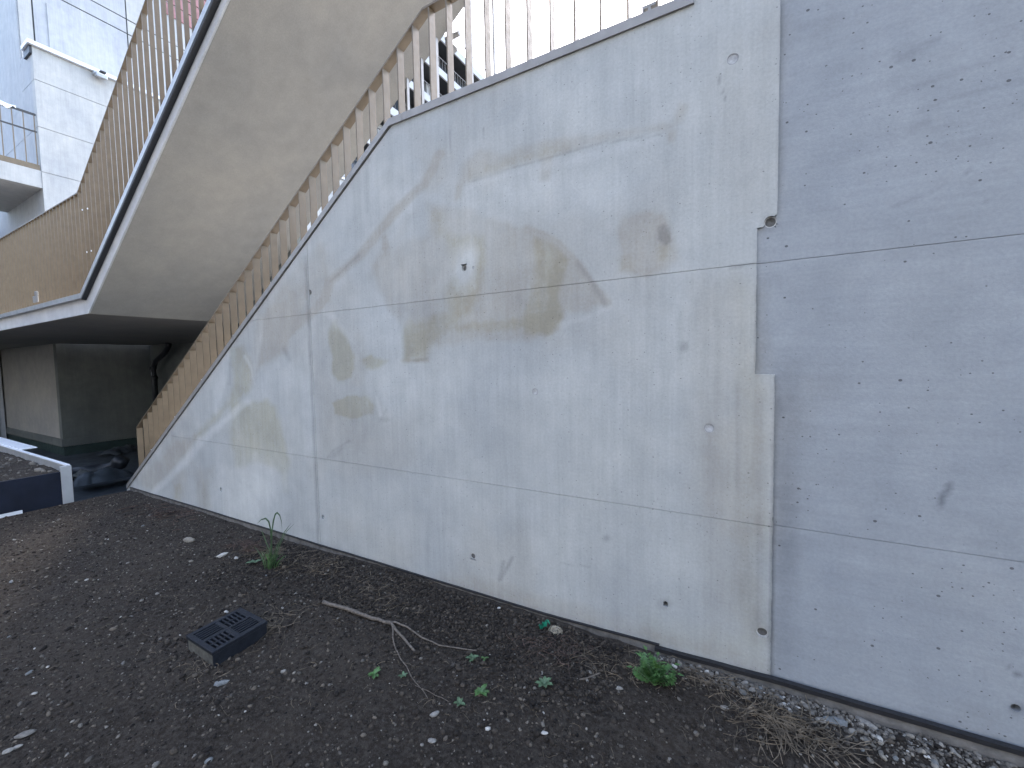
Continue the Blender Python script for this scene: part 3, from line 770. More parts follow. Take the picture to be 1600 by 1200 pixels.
MB().strip_y([(xs_u + 0.01, b0.z), (b0.x - 0.001, b0.z)], strip_h * 0.85, Yu0, Yu1).build('base_rail', M['light_metal'], urail)
MB().strip_y([(XL, b0.z), (xs_u - 0.01, b0.z)], strip_h * 0.85, Yu0, Yu1).build('base_rail', M['light_metal'], urail)
MB().strip_y([(XL, hb.z), (hb.x, hb.z), (XR, hb.z + (XR - hb.x) * SUR)], 0.014, D - 0.037, D + 0.019).build('handrail', M['bronze'], urail)
flat_me = None
x = XR - 0.05
nb = 0
while x > XL:
    if x > hb.x:
        zt = hb.z + (x - hb.x) * SUR - 0.012; zb = max(b0.z, b0.z + (x - b0.x) * SUB) - 0.05
        MB().box((x - 0.005, D - 0.034, zb), (x + 0.005, D + 0.012, zt)).build('baluster', M['bronze'], urail)
    else:
        if flat_me is None:
            flat_me = MB().box((-0.005, -0.025, 0), (0.005, 0.025, hb.z - 0.012 - b0.z + 0.03)).mesh('baluster', M['bronze'])
        place('baluster', flat_me, urail, (x, D - 0.010, b0.z - 0.03))
    x -= 0.157; nb += 1
pl = onY(57, 467, D - 0.05)
cl = MB().box((pl.x - 0.12, D - 0.07, pl.z - 0.06), (pl.x + 0.10, D - 0.046, pl.z + 0.05)).box((pl.x + 0.02, D - 0.075, pl.z + 0.05), (pl.x + 0.11, D - 0.045, pl.z + 0.12))
cl.build('clamp', M['coping'], urail, bevel=0.006)

# ================================================================== LEFT BUILDING
XBF, YBF = -19.05, 4.48
bl = thing('corner_building', (XBF, YBF, -1.15), 'pale concrete corner building with a projecting balcony behind the gallery railing', 'building')
# the two street faces built from panels between formed joints
zr = [-0.80, 2.42, 5.05, 6.35, 7.70, 9.05, 10.45, 11.42]
for a, b_ in zip(zr[:-1], zr[1:]):
    MB().box((XBF - 0.25, YBF + 0.001, a + 0.008), (XBF, 16.0, b_ - 0.008)).build('concrete_panel', M['building'] if a > 0 else M['passage'], bl)  # row under the gallery coloured darker for its shade
    MB().box((-34.0, YBF, a + 0.008), (XBF - 0.252, YBF + 0.25, b_ - 0.008)).build('concrete_panel', M['building_blue'] if a > 0 else M['soffit'], bl)  # lowest row darker here too, standing in for gallery shade
MB().box((-34.0, YBF + 0.03, -1.2), (XBF - 0.03, 16.0, 11.40)).build('wall_core', M['edge'], bl)
MB().box((-34, YBF - 0.045, -0.86), (XBF + 0.045, YBF - 0.001, -0.62)).box((XBF + 0.001, YBF - 0.001, -0.86), (XBF + 0.045, 16, -0.62)).build('plinth', M['passage'], bl)
MB().box((-34, YBF + 0.005, -1.25), (XBF + 0.02, YBF + 0.028, -0.87)).box((XBF - 0.01, YBF + 0.029, -1.25), (XBF + 0.02, 16, -0.87)).build('base_membrane', M['green_membrane'], bl)
MB().box((XBF - 0.55, YBF - 0.11, 11.425), (XBF + 0.11, 16.0, 11.54)).build('parapet_coping', M['white_metal'], bl)
MB().box((-19.62, YBF - 0.06, 11.2), (XBF + 0.0, YBF - 0.002, 11.42)).build('flashing', M['black_plastic'], bl)
# taller block set back
XT = -20.2
TY = onX(318, 10, XT).y + 0.3      # far end of the tower face
tall = thing('tower_block', (XT, 7, 11.4), 'tall pale concrete block with recessed facade grooves rising behind the corner building parapet', 'building')
c0 = onX(27, 0, XT); c1 = onX(50, 0, XT); c2 = onX(198, 30, XT)
y_a, y_b, y_c = c0.y, onX(51, 20, XT).y, onX(197.5, 30, XT).y
zh = [onX(120, 12, XT).z, onX(170, 15, XT).z]
MB().box((-34, y_a, 10.0), (XT - 0.04, TY, 26.0)).build('wall_core', M['far_metal'], tall)
MB().box((XT - 0.035, y_a + 0.002, 10.0), (XT, y_b - 0.02, 26.0)).build('facade_panel', M['building'], tall)
zz = [10.0] + zh + [zh[1] + 1.9, 26.0]
for a, b_ in zip(zz[:-1], zz[1:]):
    MB().box((XT - 0.035, y_b + 0.02, a + 0.02), (XT, y_c - 0.02, b_ - 0.02)).build('facade_panel', M['building_blue'], tall)
    MB().box((XT - 0.035, y_c + 0.02, a + 0.02), (XT, TY, b_ - 0.02)).build('facade_panel', M['building'], tall)
q0 = onX(72, 5, XT); q1 = onX(183, 60, XT)
MB().box((XT + 0.0005, q0.y, 11.0), (XT + 0.03, q1.y, q0.z)).build('raised_panel', M['building_blue'], tall)
qa, qb = onX(258, 22, XT), onX(312, 30, XT)
zc_ = qa.z
for k in range(24):
    MB().box((XT + 0.0006, qa.y, zc_ + 0.5 * k + 0.03), (XT + 0.05, TY, zc_ + 0.5 * k + 0.47)).build('cladding_board', M['brick_red'], tall)
MB().box((-34, y_a - 0.04, 10.0), (XT - 0.036, y_a - 0.001, 26.0)).build('facade_panel', M['building_blue'], tall)
# balcony with railing
bz0, bz1 = 7.2, 7.72
MB().box((-23.0, 2.2, bz0), (XBF - 0.02, YBF - 0.002, bz1)).build('balcony_slab', M['building'], bl)
brl = thing('balcony_railing', (XBF, 3.4, bz1), 'thin brown balcony railing at the left edge with a kick plate at its foot', 'railing')
xb = XBF - 0.06
MB().box((xb - 0.03, 2.2, bz1 + 0.001), (xb + 0.03, YBF - 0.02, bz1 + 0.17)).build('kick_plate', M['bronze'], brl)
MB().box((xb - 0.02, 2.2, 9.36), (xb + 0.02, YBF - 0.02, 9.42)).build('top_rail', M['far_metal'], brl)
MB().box((xb - 0.015, 2.2, 8.86), (xb + 0.015, YBF - 0.02, 8.90)).build('middle_rail', M['far_metal'], brl)
y = YBF - 0.06
while y > 2.2:
    MB().box((xb - 0.012, y - 0.012, bz1 + 0.17), (xb + 0.012, y + 0.012, 9.36)).build('baluster', M['bronze'], brl); y -= 0.225
# cloth over the balcony rail
cv = []; cf = []
ny = 14
for i in range(ny):
    yy = 3.2 + 0.86 * i / (ny - 1)
    hgt = 0.16 - 0.10 * i / (ny - 1) + 0.03 * math.sin(i * 1.9)
    for (dx, dz) in ((-0.05, -hgt), (-0.035, 0.0), (0.0, 0.05 + 0.02 * math.sin(i)), (0.035, 0.0), (0.06 + 0.02 * math.sin(i * 2.3), -hgt - 0.04 * math.cos(i * 1.3))):
        cv.append((xb + dx, yy, 9.42 + dz))
for i in range(ny - 1):
    for q in range(4):
        cf.append((i * 5 + q, (i + 1) * 5 + q, (i + 1) * 5 + q + 1, i * 5 + q + 1))
tag(MB().add(cv, cf).build('cloth', M['cloth'], None, True), 'white cloth draped over the balcony railing at the left edge', 'cloth')
# floodlight under the parapet
pf = onX(156, 117, XBF + 0.15)
fl = thing('floodlight', (XBF, pf.y, pf.z), 'small floodlight fixed under the pale building parapet', 'lamp')
MB().box((XBF + 0.001, pf.y - 0.16, pf.z - 0.04), (XBF + 0.20, pf.y - 0.06, pf.z + 0.05)).build('bracket', M['light_metal'], fl)
MB().add([(XBF + 0.1, pf.y - 0.14, pf.z - 0.10), (XBF + 0.34, pf.y - 0.14, pf.z - 0.16), (XBF + 0.34, pf.y + 0.14, pf.z - 0.16), (XBF + 0.1, pf.y + 0.14, pf.z - 0.10),
          (XBF + 0.1, pf.y - 0.14, pf.z + 0.06), (XBF + 0.34, pf.y - 0.14, pf.z - 0.02), (XBF + 0.34, pf.y + 0.14, pf.z - 0.02), (XBF + 0.1, pf.y + 0.14, pf.z + 0.06)],
         [(0, 3, 2, 1), (4, 5, 6, 7), (0, 1, 5, 4), (1, 2, 6, 5), (2, 3, 7, 6), (3, 0, 4, 7)]).build('lamp_body', M['light_metal'], fl, bevel=0.02)
MB().box((XBF + 0.10, pf.y - 0.02, pf.z + 0.065), (XBF + 0.3, pf.y + 0.12, pf.z + 0.10)).build('lamp_visor', M['black_plastic'], fl)

# wall under the gallery, behind the dark passage
YW = onX(238, 600, XBF).y
bw = thing('passage_wall', (-13, YW, -1.15), 'concrete back wall darkened for shade under the gallery behind the drainpipe', 'wall')
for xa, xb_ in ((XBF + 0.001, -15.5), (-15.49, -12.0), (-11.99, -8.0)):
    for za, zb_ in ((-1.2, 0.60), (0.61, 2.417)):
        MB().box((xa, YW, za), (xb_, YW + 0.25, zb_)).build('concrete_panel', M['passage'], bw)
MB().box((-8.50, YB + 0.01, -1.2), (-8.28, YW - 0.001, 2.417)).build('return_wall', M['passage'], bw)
MB().prism_y([(-8.279, -1.2), (-6.7, -1.2), (-6.7, 3.85), (-8.279, 2.83)][::1], YB + 0.012, YB + 0.2).build('return_wall', M['passage'], bw)
pipe = thing('drainpipe', (-16, YW - 0.3, -1.15), 'black drainpipe with a swan-neck bend in the dark passage', 'drainpipe')
pa = [onY(263, 528, YW - 0.3), onY(263, 541, YW - 0.3), onY(258, 550, YW - 0.3), onY(244, 563, YW - 0.3), onY(239, 575, YW - 0.3), onY(241, 590, YW - 0.3), onY(246, 660, YW - 0.3)]
pa[0].z = 2.40
MB().tube(pa, 0.085, 10).build('pipe', M['black_plastic'], pipe, True)
for i in (4, 5):
    MB().tube([pa[i] + Vector((0, 0, 0.05)), pa[i] - Vector((0, 0, 0.05))], 0.105, 10).build('collar', M['black_plastic'], pipe, True)
MB().tube([onY(236, 572, YW - 0.35), onY(241, 640, YW - 0.35)], 0.02, 6).build('conduit', M['light_metal'], pipe, True)

# ================================================================== LOWER COURT, PLANTER, MEMBRANE
XG = -7.47                       # left edge of the soil
ZF = -1.16
nx_, ny_ = 120, 60
gx = np.linspace(-34, XG - 0.001, nx_); gy = np.linspace(1.0, 18.0, ny_)
XX, YY = np.meshgrid(gx, gy, indexing='ij')
ZZ = ZF + 0.05 * fbm(XX * 1.4, YY * 1.4, 4) + 0.03 * np.abs(fbm(XX * 2.4 + 9, YY * 0.8 + 4, 3))
idx = np.arange(nx_ * ny_).reshape(nx_, ny_)
fl_ = MB().add(np.stack([XX.ravel(), YY.ravel(), ZZ.ravel()], -1).tolist(), np.stack([idx[:-1, :-1], idx[1:, :-1], idx[1:, 1:], idx[:-1, 1:]], -1).reshape(-1, 4).tolist())
tag(fl_.build('court_floor', M['membrane'], None, True), 'black roofing membrane laid over the lower court floor', kind='structure')
def heap(path, w, h, name, label, cat, mat, seed):
    """a loose fold of sheet lying along path"""
    pts = [Vector(p) for p in path]; vs = []; fs = []; ns = 9; m_ = 24
    for i in range(m_):
        t = i / (m_ - 1) * (len(pts) - 1); k = min(int(t), len(pts) - 2); p = pts[k].lerp(pts[k + 1], t - k)
        d = (pts[k + 1] - pts[k]).normalized(); s = Vector((-d.y, d.x, 0))
        fade = math.sin(math.pi * (i + 0.6) / (m_ + 0.2)) ** 0.4
        for q in range(ns):
            u = q / (ns - 1) * 2 - 1
            hh = h * fade * max(0, 1 - abs(u) ** 2.2) * (0.7 + 1.3 * abs(float(fbm(i * 0.35 + seed, q * 0.5, 3)) + 0.25))
            vs.append(p + s * u * w * (0.8 + 0.6 * float(fbm(i * 0.3 + seed, u * 0.7, 2))) + Vector((0, 0, hh)))
    for i in range(m_ - 1):
        for q in range(ns - 1):
            fs.append((i * ns + q, (i + 1) * ns + q, (i + 1) * ns + q + 1, i * ns + q + 1))
    return tag(MB().add(vs, fs).build(name, mat, None, True), label, cat)
r0, r1 = onZ(112, 741, -0.95), onZ(176, 731, -0.95)
roll = thing('membrane_roll', r0, 'black rolled membrane with a raised end lying in the lower court', 'membrane roll')
MB().tube([r0, r0.lerp(r1, 0.5), r1, r1 + Vector((0.12, 0.1, 0.12)), r1 + Vector((0.16, 0.16, 0.24))], [0.17, 0.16, 0.17, 0.18, 0.16], 12).build('roll', M['black_plastic'], roll, True)
heap([onZ(116, 757, -0.95), onZ(150, 752, -0.95), onZ(196, 742, -1.0)], 0.35, 0.22, 'membrane_fold', 'crumpled black membrane fold lying nearest the soil edge', 'membrane', M['membrane'], 3)
heap([onZ(165, 712, -1.12), onZ(190, 706, -1.12), onZ(214, 700, -1.12)], 0.35, 0.16, 'membrane_fold', 'crumpled black membrane fold lying by the passage wall', 'membrane', M['membrane'], 8)
heap([onZ(115, 749, -0.9), onZ(128, 745, -0.9), onZ(145, 751, -0.9)], 0.16, 0.14, 'plastic_sheet', 'pale scrap of plastic sheet on the black membrane beside the white post', 'plastic sheet', M['drain_side'], 5)
MB_edge = MB().box((XG - 0.03, 1.82, -1.2), (XG, D + 0.0, -0.10))
tag(MB_edge.build('soil_edging', M['navy'], None), 'dark edging board holding the soil along the lower court', 'edging board')

# raised planter at the far left
YP = onX(115, 775, XG - 0.02).y
zt_ = onX(103, 736, XG - 0.02).z
zpost = onX(110, 727, XG - 0.02).z
plr = thing('raised_planter', (XG - 0.03, 1.0, -0.06), 'raised planting bed with a dark navy board side and white metal edging', 'planter')
MB().box((XG - 0.05, -14.0, -1.2), (XG - 0.02, YP - 0.10, zt_)).build('side_board', M['navy'], plr)
MB().box((XG - 0.06, YP - 0.10, -1.2), (XG - 0.012, YP, zpost)).build('corner_post', M['light_metal'], plr, bevel=0.004)
MB().box((-15.5, YP - 0.030, -1.2), (XG - 0.061, YP - 0.004, zpost - 0.005)).build('edging', M['light_metal'], plr)
MB().box((-15.5, YP - 0.045, zpost - 0.004), (XG - 0.061, YP, zpost + 0.008)).build('edging_cap', M['white_metal'], plr)
xf = onZ(40, 703, zpost).x
MB().box((-15.5, YP - 0.002, zpost + 0.009), (xf, YP + 0.16, zpost + 0.022)).build('edging_cap', M['white_metal'], plr)
gx = np.linspace(-16, XG - 0.055, 130); gy = np.linspace(-14, YP - 0.032, 110)
gy = np.concatenate([np.linspace(-14, -1, 20), np.linspace(-0.9, YP - 0.032, 60)])
XX, YY = np.meshgrid(gx, gy, indexing='ij')
ZZ = zt_ - 0.035 + 0.06 * fbm(XX * 1.3, YY * 1.3, 3) + 0.05 * fbm(XX * 7, YY * 7, 3)
idx = np.arange(XX.size).reshape(XX.shape)
MB().add(np.stack([XX.ravel(), YY.ravel(), ZZ.ravel()], -1).tolist(), np.stack([idx[:-1, :-1], idx[1:, :-1], idx[1:, 1:], idx[:-1, 1:]], -1).reshape(-1, 4).tolist()).build('bed_soil', M['soil'], plr, True)
a_, b_ = onX(0, 797, XG - 0.0), onX(34, 790, XG - 0.0)
tag(MB().box((XG - 0.012, a_.y - 0.5, -0.11), (XG + 0.012, b_.y, -0.05)).build('edging_strip', M['white_metal'], None), 'thin white metal strip at the foot of the navy planter board', 'edging strip')

# ================================================================== GROUND
def gz(x, y):
    x = np.asarray(x, float); y = np.asarray(y, float)
    base = -0.075 + 0.012 * np.clip((x + 3) / 4, -1, 1)
    near = np.clip((x - XG) / 0.25, 0, 1)
    h = 0.05 * fbm(x * 0.9 + 2, y * 0.9 + 7, 3) + 0.035 * fbm(x * 4 + 1, y * 4, 4) + 0.018 * fbm(x * 17, y * 17, 4)
    bank = 0.03 * np.clip((y - 1.75) / 0.6, 0, 1) * np.clip(1 - np.abs(x + 2.2) / 1.6, 0, 1)
    # small tracks of rake / tyre in the loose earth
    return base + h * (0.3 + 0.7 * near) + bank
gx = np.concatenate([np.linspace(XG, 2.4, 620), np.linspace(2.5, 40, 40)])
gy = np.concatenate([np.linspace(-40, -1.2, 40), np.linspace(-1.1, D + 0.04, 230)])
XX, YY = np.meshgrid(gx, gy, indexing='ij')
ZZ = gz(XX, YY)
idx = np.arange(XX.size).reshape(XX.shape)
gm = MB().add(np.stack([XX.ravel(), YY.ravel(), ZZ.ravel()], -1).tolist(), np.stack([idx[:-1, :-1], idx[1:, :-1], idx[1:, 1:], idx[:-1, 1:]], -1).reshape(-1, 4).tolist())
tag(gm.build('ground', M['soil'], None, True), kind='structure')
# land far around
tag(MB().box((-300, 18.001, -1.6), (300, 400, -1.3)).box((-300, -300, -1.6), (-34.001, 18, -1.3)).box((-34, -300, -1.6), (300, -40.001, -1.3)).box((-6.9, D + 0.31, -1.6), (300, 18, -1.3)).build('terrain', M['strip_grey'], None), kind='structure')

ICO = []
def ico_template(sub):
    bm = bmesh.new(); bmesh.ops.create_icosphere(bm, subdivisions=sub, radius=1.0)
    V = np.array([v.co[:] for v in bm.verts]); Fc = np.array([[v.index for v in f.verts] for f in bm.faces]); bm.free()
    return V, Fc
V1, F1 = ico_template(1)
V2, F2 = ico_template(2)
def scatter(name, mat, P, rad, tone, tmpl, flat=(0.5, 0.9), smooth=False):
    V, Fc = tmpl; n = len(P); nv = len(V)
    ang = RNG.random(n) * 6.283
    sx = rad * RNG.uniform(0.8, 1.35, n); sy = rad * RNG.uniform(0.65, 1.0, n); sz = rad * RNG.uniform(*flat, n)
    jit = RNG.uniform(0.78, 1.2, (n, nv))
    T = V[None] * jit[:, :, None]
    X = T[:, :, 0] * sx[:, None]; Y = T[:, :, 1] * sy[:, None]; Z = T[:, :, 2] * sz[:, None]
    tl = RNG.normal(0, 0.35, n)[:, None]
    X, Z = X * np.cos(tl) - Z * np.sin(tl), X * np.sin(tl) + Z * np.cos(tl)
    ca, sa = np.cos(ang)[:, None], np.sin(ang)[:, None]
    W = np.stack([X * ca - Y * sa + P[:, 0:1], X * sa + Y * ca + P[:, 1:2], Z + P[:, 2:3]], -1).reshape(-1, 3)
    FF = (Fc[None] + (np.arange(n) * nv)[:, None, None]).reshape(-1, 3)
    me = bpy.data.meshes.new(name)
    me.vertices.add(len(W)); me.vertices.foreach_set('co', W.ravel().astype(np.float32))
    me.loops.add(FF.size); me.loops.foreach_set('vertex_index', FF.ravel().astype(np.int32))
    me.polygons.add(len(FF)); me.polygons.foreach_set('loop_start', np.arange(0, FF.size, 3, dtype=np.int32))
    if smooth: me.polygons.foreach_set('use_smooth', np.ones(len(FF), bool))
    me.update(); me.validate()
    a = me.attributes.new('tone', 'FLOAT', 'POINT')
    a.data.foreach_set('value', np.repeat(tone, nv).astype(np.float32))
    me.materials.append(mat)
    return link(bpy.data.objects.new(name, me))
def pts_on_ground(n, x0, x1, y0, y1, sink=0.0, rad=None):
    x = RNG.uniform(x0, x1, n); y = RNG.uniform(y0, y1, n)
    z = gz(x, y) + (0 if rad is None else rad * sink)
    return np.stack([x, y, z], -1)
n = 34000
rad = np.clip(RNG.lognormal(math.log(0.0050), 0.5, n), 0.002, 0.020)
P = pts_on_ground(n, XG + 0.02, 1.6, -0.3, D - 0.03, 0.15, rad)
tag(scatter('soil_crumbs', M['crumb'], P, rad, RNG.random(n), (V1, F1)), 'loose dark crumbs of earth over the ground', kind='stuff')
# darker coarse crumbs heaped along the wall in the middle
n = 9000
x = RNG.uniform(-3.9, -0.6, n); y = D - 0.05 - np.abs(RNG.normal(0, 0.32, n))
rad = np.clip(RNG.lognormal(math.log(0.0065), 0.4, n), 0.003, 0.016)
P = np.stack([x, y, gz(x, y) + rad * 0.5], -1)
tag(scatter('earth_clods', M['crumb'], P, rad, RNG.random(n) * 0.8, (V1, F1)), 'coarse dark clods banked along the foot of the wall', kind='stuff')
# scattered small pebbles
n = 9000
rad = np.clip(RNG.lognormal(math.log(0.0036), 0.55, n), 0.0015, 0.014)
P = pts_on_ground(n, XG + 0.02, 1.4, -0.2, D - 0.05, 0.25, rad)
tag(scatter('pebble_scatter', M['gravel'], P, rad, RNG.random(n) ** 1.1, (V1, F1), (0.45, 0.8), True), 'small pale pebbles strewn over the dark soil', kind='stuff')
n = 1500
x = RNG.uniform(-15, XG - 0.1, n); y = RNG.uniform(-0.5, YP - 0.06, n); rad = np.clip(RNG.lognormal(math.log(0.014), 0.5, n), 0.005, 0.05)
P = np.stack([x, y, zt_ - 0.035 + 0.06 * fbm(x * 1.3, y * 1.3, 3) + 0.05 * fbm(x * 7, y * 7, 3) + rad * 0.2], -1)
o_ = scatter('bed_pebbles', M['gravel'], P, rad, RNG.random(n) * 0.9, (V1, F1)); tag(o_, kind='stuff')
o_['label'] = 'pebbles and clods on the soil of the raised planter'
# gravel strip along the wall on the right
n = 2300
x = -0.45 + 2.0 * RNG.random(n) ** 0.85
wd = 0.03 + 0.10 * np.clip((x + 0.4) / 1.2, 0, 1)
y = D - 0.03 - np.abs(RNG.normal(0, 1, n)) * wd
rad = np.clip(RNG.lognormal(math.log(0.0055), 0.45, n), 0.0025, 0.013)
P = np.stack([x, y, gz(x, y) + rad * 0.25], -1)
tag(scatter('gravel', M['gravel'], P, rad, RNG.random(n) ** 1.2, (V2, F2), (0.5, 0.85), True), 'fine mixed gravel banked against the foot of the right-hand wall', kind='stuff')

# countable pebbles
def pebble_mesh(name, mat, seed, sharp=False):
    rg = np.random.default_rng(seed)
    V, Fc = (V1, F1) if sharp else (V2, F2)
    n1 = rg.normal(0, 1, 3); s = 1 + 0.16 * np.sin(V @ n1 * 2.1 + seed) + rg.uniform(-0.05, 0.05, len(V)) * (3 if sharp else 1)
    W = V * s[:, None] * np.array([1.15, 0.85, 0.6])
    mb = MB().add(W.tolist(), Fc.tolist())
    return mb.mesh(name, mat, smooth=not sharp)
PM = [pebble_mesh('pebble', M['stones'][(0, 3, 0, 2, 1, 0, 3, 2, 0, 4)[i]], 20 + i) for i in range(10)]
GRP = 'pebbles in the gravel strip'
for i in range(90):
    x = -0.35 + 1.75 * random.random() ** 0.8
    wd = 0.03 + 0.10 * min(1, max(0, (x + 0.4) / 1.2))
    y = D - 0.05 - abs(random.gauss(0, 1)) * wd
    r = random.uniform(0.007, 0.017)
    o = place('pebble', PM[i % 10], None, (x, y, float(gz(x, y)) + r * 0.35), (random.gauss(0, .3), random.gauss(0, .3), random.random() * 6.28), (r, r, r))
    tag(o, 'rounded pebble in the gravel strip at the foot of the right-hand wall', 'pebble', GRP)
for i in range(80):
    q = random.random()
    x = XG + 0.3 + 8.3 * random.random(); y = -0.1 + 2.2 * random.random()
    r = random.choice((0.009, 0.011, 0.013, 0.016))
    o = place('pebble', PM[(i * 3) % 10], None, (x, y, float(gz(x, y)) + r * 0.2), (random.gauss(0, .3), random.gauss(0, .3), random.random() * 6.28), (r, r, r))
    tag(o, 'rounded pebble lying loose on the open dark soil', 'pebble', 'pebbles loose on the soil')
def stone_at(px, py, r, mat, label, sc=(1.2, 0.8, 0.5), rot=0.4, sharp=False, seed=3):
    p = onZ(px, py, -0.06); z = float(gz(p.x, p.y))
    me = pebble_mesh('stone', M['stones'][mat], seed, sharp)
    o = place('stone', me, None, (p.x, p.y, z + r * sc[2] * 0.4), (0.1, -0.1, rot), (r * sc[0], r * sc[1], r * sc[2]))
    tag(o, label, 'stone')
stone_at(295, 843, 0.048, 2, 'oval tan stone on the soil at the far left of the grass tuft', (1.1, 0.8, 0.9), 0.3, False, 4)
stone_at(347, 866, 0.036, 4, 'angular white shard on the soil left of the grass tuft', (1.2, 0.7, 0.9), 1.0, True, 5)
stone_at(369, 871, 0.020, 4, 'small round white stone between the white shard and the grass tuft', (1, 0.8, 1.2), 0, False, 6)
stone_at(346, 1066, 0.030, 3, 'flat pale blue-grey stone in front of the drain box', (1.2, 0.9, 0.6), 0.7, True, 17)
stone_at(443, 1051, 0.014, 1, 'small round pale stone right of the flat blue-grey stone', (1, 1, 1), 0.7, False, 8)
stone_at(38, 1146, 0.026, 0, 'large oval grey pebble at the bottom left, biggest of its cluster', (1.2, 0.8, 0.5), 0.9, False, 9)
stone_at(25, 1165, 0.015, 1, 'white pebble beside the large oval pebble at bottom left', (1.2, 0.8, 0.6), 0.9, False, 10)
stone_at(12, 1172, 0.016, 1, 'pale grey pebble at the very bottom left corner', (1.2, 0.8, 0.6), 0.9, False, 11)
stone_at(679, 1114, 0.018, 1, 'oval pale stone on the soil below the end of the thin twig', (1.2, 0.8, 0.7), 0.9, False, 12)
stone_at(675, 1156, 0.016, 1, 'pale stone near the bottom edge under the oval one', (1.1, 0.8, 0.7), 0.3, False, 13)
stone_at(850, 1149, 0.014, 4, 'white stone near the bottom edge right of centre', (1.2, 0.8, 0.6), 0.1, False, 14)
stone_at(1303, 1133, 0.034, 3, 'flat grey-green stone in front of the right-hand wall', (1.3, 0.9, 0.55), 0.2, True, 15)
stone_at(1352, 1134, 0.032, 1, 'broken pale slate piece at the foot of the right-hand wall', (1.3, 0.75, 0.5), -0.5, True, 16)
stone_at(1283, 1132, 0.020, 1, 'round cream stone left of the flat grey-green stone', (1, 0.9, 0.8), 0, False, 18)
stone_at(1578, 1192, 0.030, 1, 'pale stone in the bottom right corner against the wall', (1.3, 0.8, 0.6), 0.2, False, 19)
stone_at(1132, 1113, 0.016, 1, 'pale pebble left of the dry root tangle', (1, 0.8, 0.8), 0.2, False, 21)
stone_at(968, 1079, 0.016, 1, 'grey-white pebble left of the leafy green weed', (1, 0.8, 0.8), 0.2, False, 22)
stone_at(780, 953, 0.014, 4, 'small white pebble below the wall foot at the middle', (1, 0.8, 0.8), 0.2, False, 23)

# ================================================================== DRAIN BOX
def drain():
    zt = 0.018
    c = [onZ(290, 993, zt), onZ(330, 1025, zt), onZ(418, 970, zt), onZ(375, 952, zt)]
    O = c[0]; U = (c[1] - c[0]); Vv = (c[3] - c[0])
    U = ((c[1] - c[0]) + (c[2] - c[3])) * 0.5; Vv = ((c[3] - c[0]) + (c[2] - c[1])) * 0.5
    root = thing('drain_box', (O + U * 0.5 + Vv * 0.5) - Vector((0, 0, 0.08)), 'black slotted drain cover on a square box standing out of the soil', 'drain')
    lu, lv = U.length, Vv.length; u = U / lu; v = Vv / lv; w = Vector((0, 0, 1))
    def bx(mb, a0, a1, b0, b1, z0, z1):
        vs = [O + u * a + v * b + w * z for z in (z0, z1) for a, b in ((a0, b0), (a1, b0), (a1, b1), (a0, b1))]
        mb.add(vs, [(0, 3, 2, 1), (4, 5, 6, 7), (0, 1, 5, 4), (1, 2, 6, 5), (2, 3, 7, 6), (3, 0, 4, 7)])
    t = 0.012
    for nm, q, mt in (('end_wall', (t, lu - t, 0.006, 0.022), 'drain_side'), ('end_wall', (t, lu - t, lv - 0.022, lv - 0.006), 'drain_side'),
                      ('side_wall', (0.005, t - 0.0005, 0.005, lv - 0.005), 'grate'), ('side_wall', (lu - t + 0.0005, lu - 0.005, 0.005, lv - 0.005), 'grate')):
        body = MB(); bx(body, q[0], q[1], q[2], q[3], -0.20, -0.021); body.build(nm, M[mt], root)
    bx_f = MB(); bx(bx_f, 0.03, lu - 0.03, 0.03, lv - 0.03, -0.19, -0.12); bx_f.build('box_floor', M['black_plastic'], root)
    fr = MB(); e = 0.028
    bx(fr, 0, lu, 0, e, -0.02, 0); bx(fr, 0, lu, lv - e, lv, -0.02, 0); bx(fr, 0, e, e, lv - e, -0.02, 0); bx(fr, lu - e, lu, e, lv - e, -0.02, 0)
    mid = 0.011
    bx(fr, lu / 2 - mid, lu / 2 + mid, e, lv - e, -0.02, -0.001); bx(fr, e, lu / 2 - mid, lv / 2 - mid, lv / 2 + mid, -0.02, -0.001); bx(fr, lu / 2 + mid, lu - e, lv / 2 - mid, lv / 2 + mid, -0.02, -0.001)
    fr.build('frame', M['grate'], root, bevel=0.002)
    for qi, (a0, a1) in enumerate(((e, lu / 2 - mid), (lu / 2 + mid, lu - e))):
        for qj, (b0, b1) in enumerate(((e, lv / 2 - mid), (lv / 2 + mid, lv - e))):
            q = MB()
            if qi == qj:                       # slots running along v
                nbar = 5
                for k in range(nbar):
                    s = (a1 - a0) / nbar; a = a0 + s * k
                    bx(q, a + s * 0.55 if k < nbar - 1 else a + s * 0.6, a + s, b0, b1, -0.018, -0.002)
            else:                              # short slots running along u
                nbar = 5
                for k in range(nbar):
                    s = (b1 - b0) / nbar; b = b0 + s * k
                    bx(q, a0, a1, b + s * 0.58, b + s, -0.018, -0.002)
                am = 0.5 * (a0 + a1)
                bx(q, am - 0.004, am + 0.004, b0, b1, -0.017, -0.003)
            q.build('grate', M['grate'], root, bevel=0.001)
drain()

n = 260
_c = onZ(352, 988, -0.06)
x = _c.x + RNG.normal(0, 0.20, n); y = _c.y + RNG.normal(0, 0.20, n)
kp = (np.abs(x - _c.x) > 0.165) | (np.abs(y - _c.y) > 0.165)
x = x[kp]; y = y[kp]; rad = np.clip(RNG.lognormal(math.log(0.0085), 0.4, len(x)), 0.004, 0.018)
tag(scatter('drain_clods', M['crumb'], np.stack([x, y, gz(x, y) + rad * 0.3], -1), rad, RNG.random(len(x)), (V1, F1)), 'clods of earth thrown up round the drain box', kind='stuff')
for px_, py_ in ((129, 328), (137, 326), (136, 394), (143, 392)):
    p = onY(px_, py_, D - 0.036)
    MB().tube([(p.x, D - 0.034, p.z), (p.x, D - 0.042, p.z)], 0.011, 8).build('screw_head', M['white_metal'], urail)

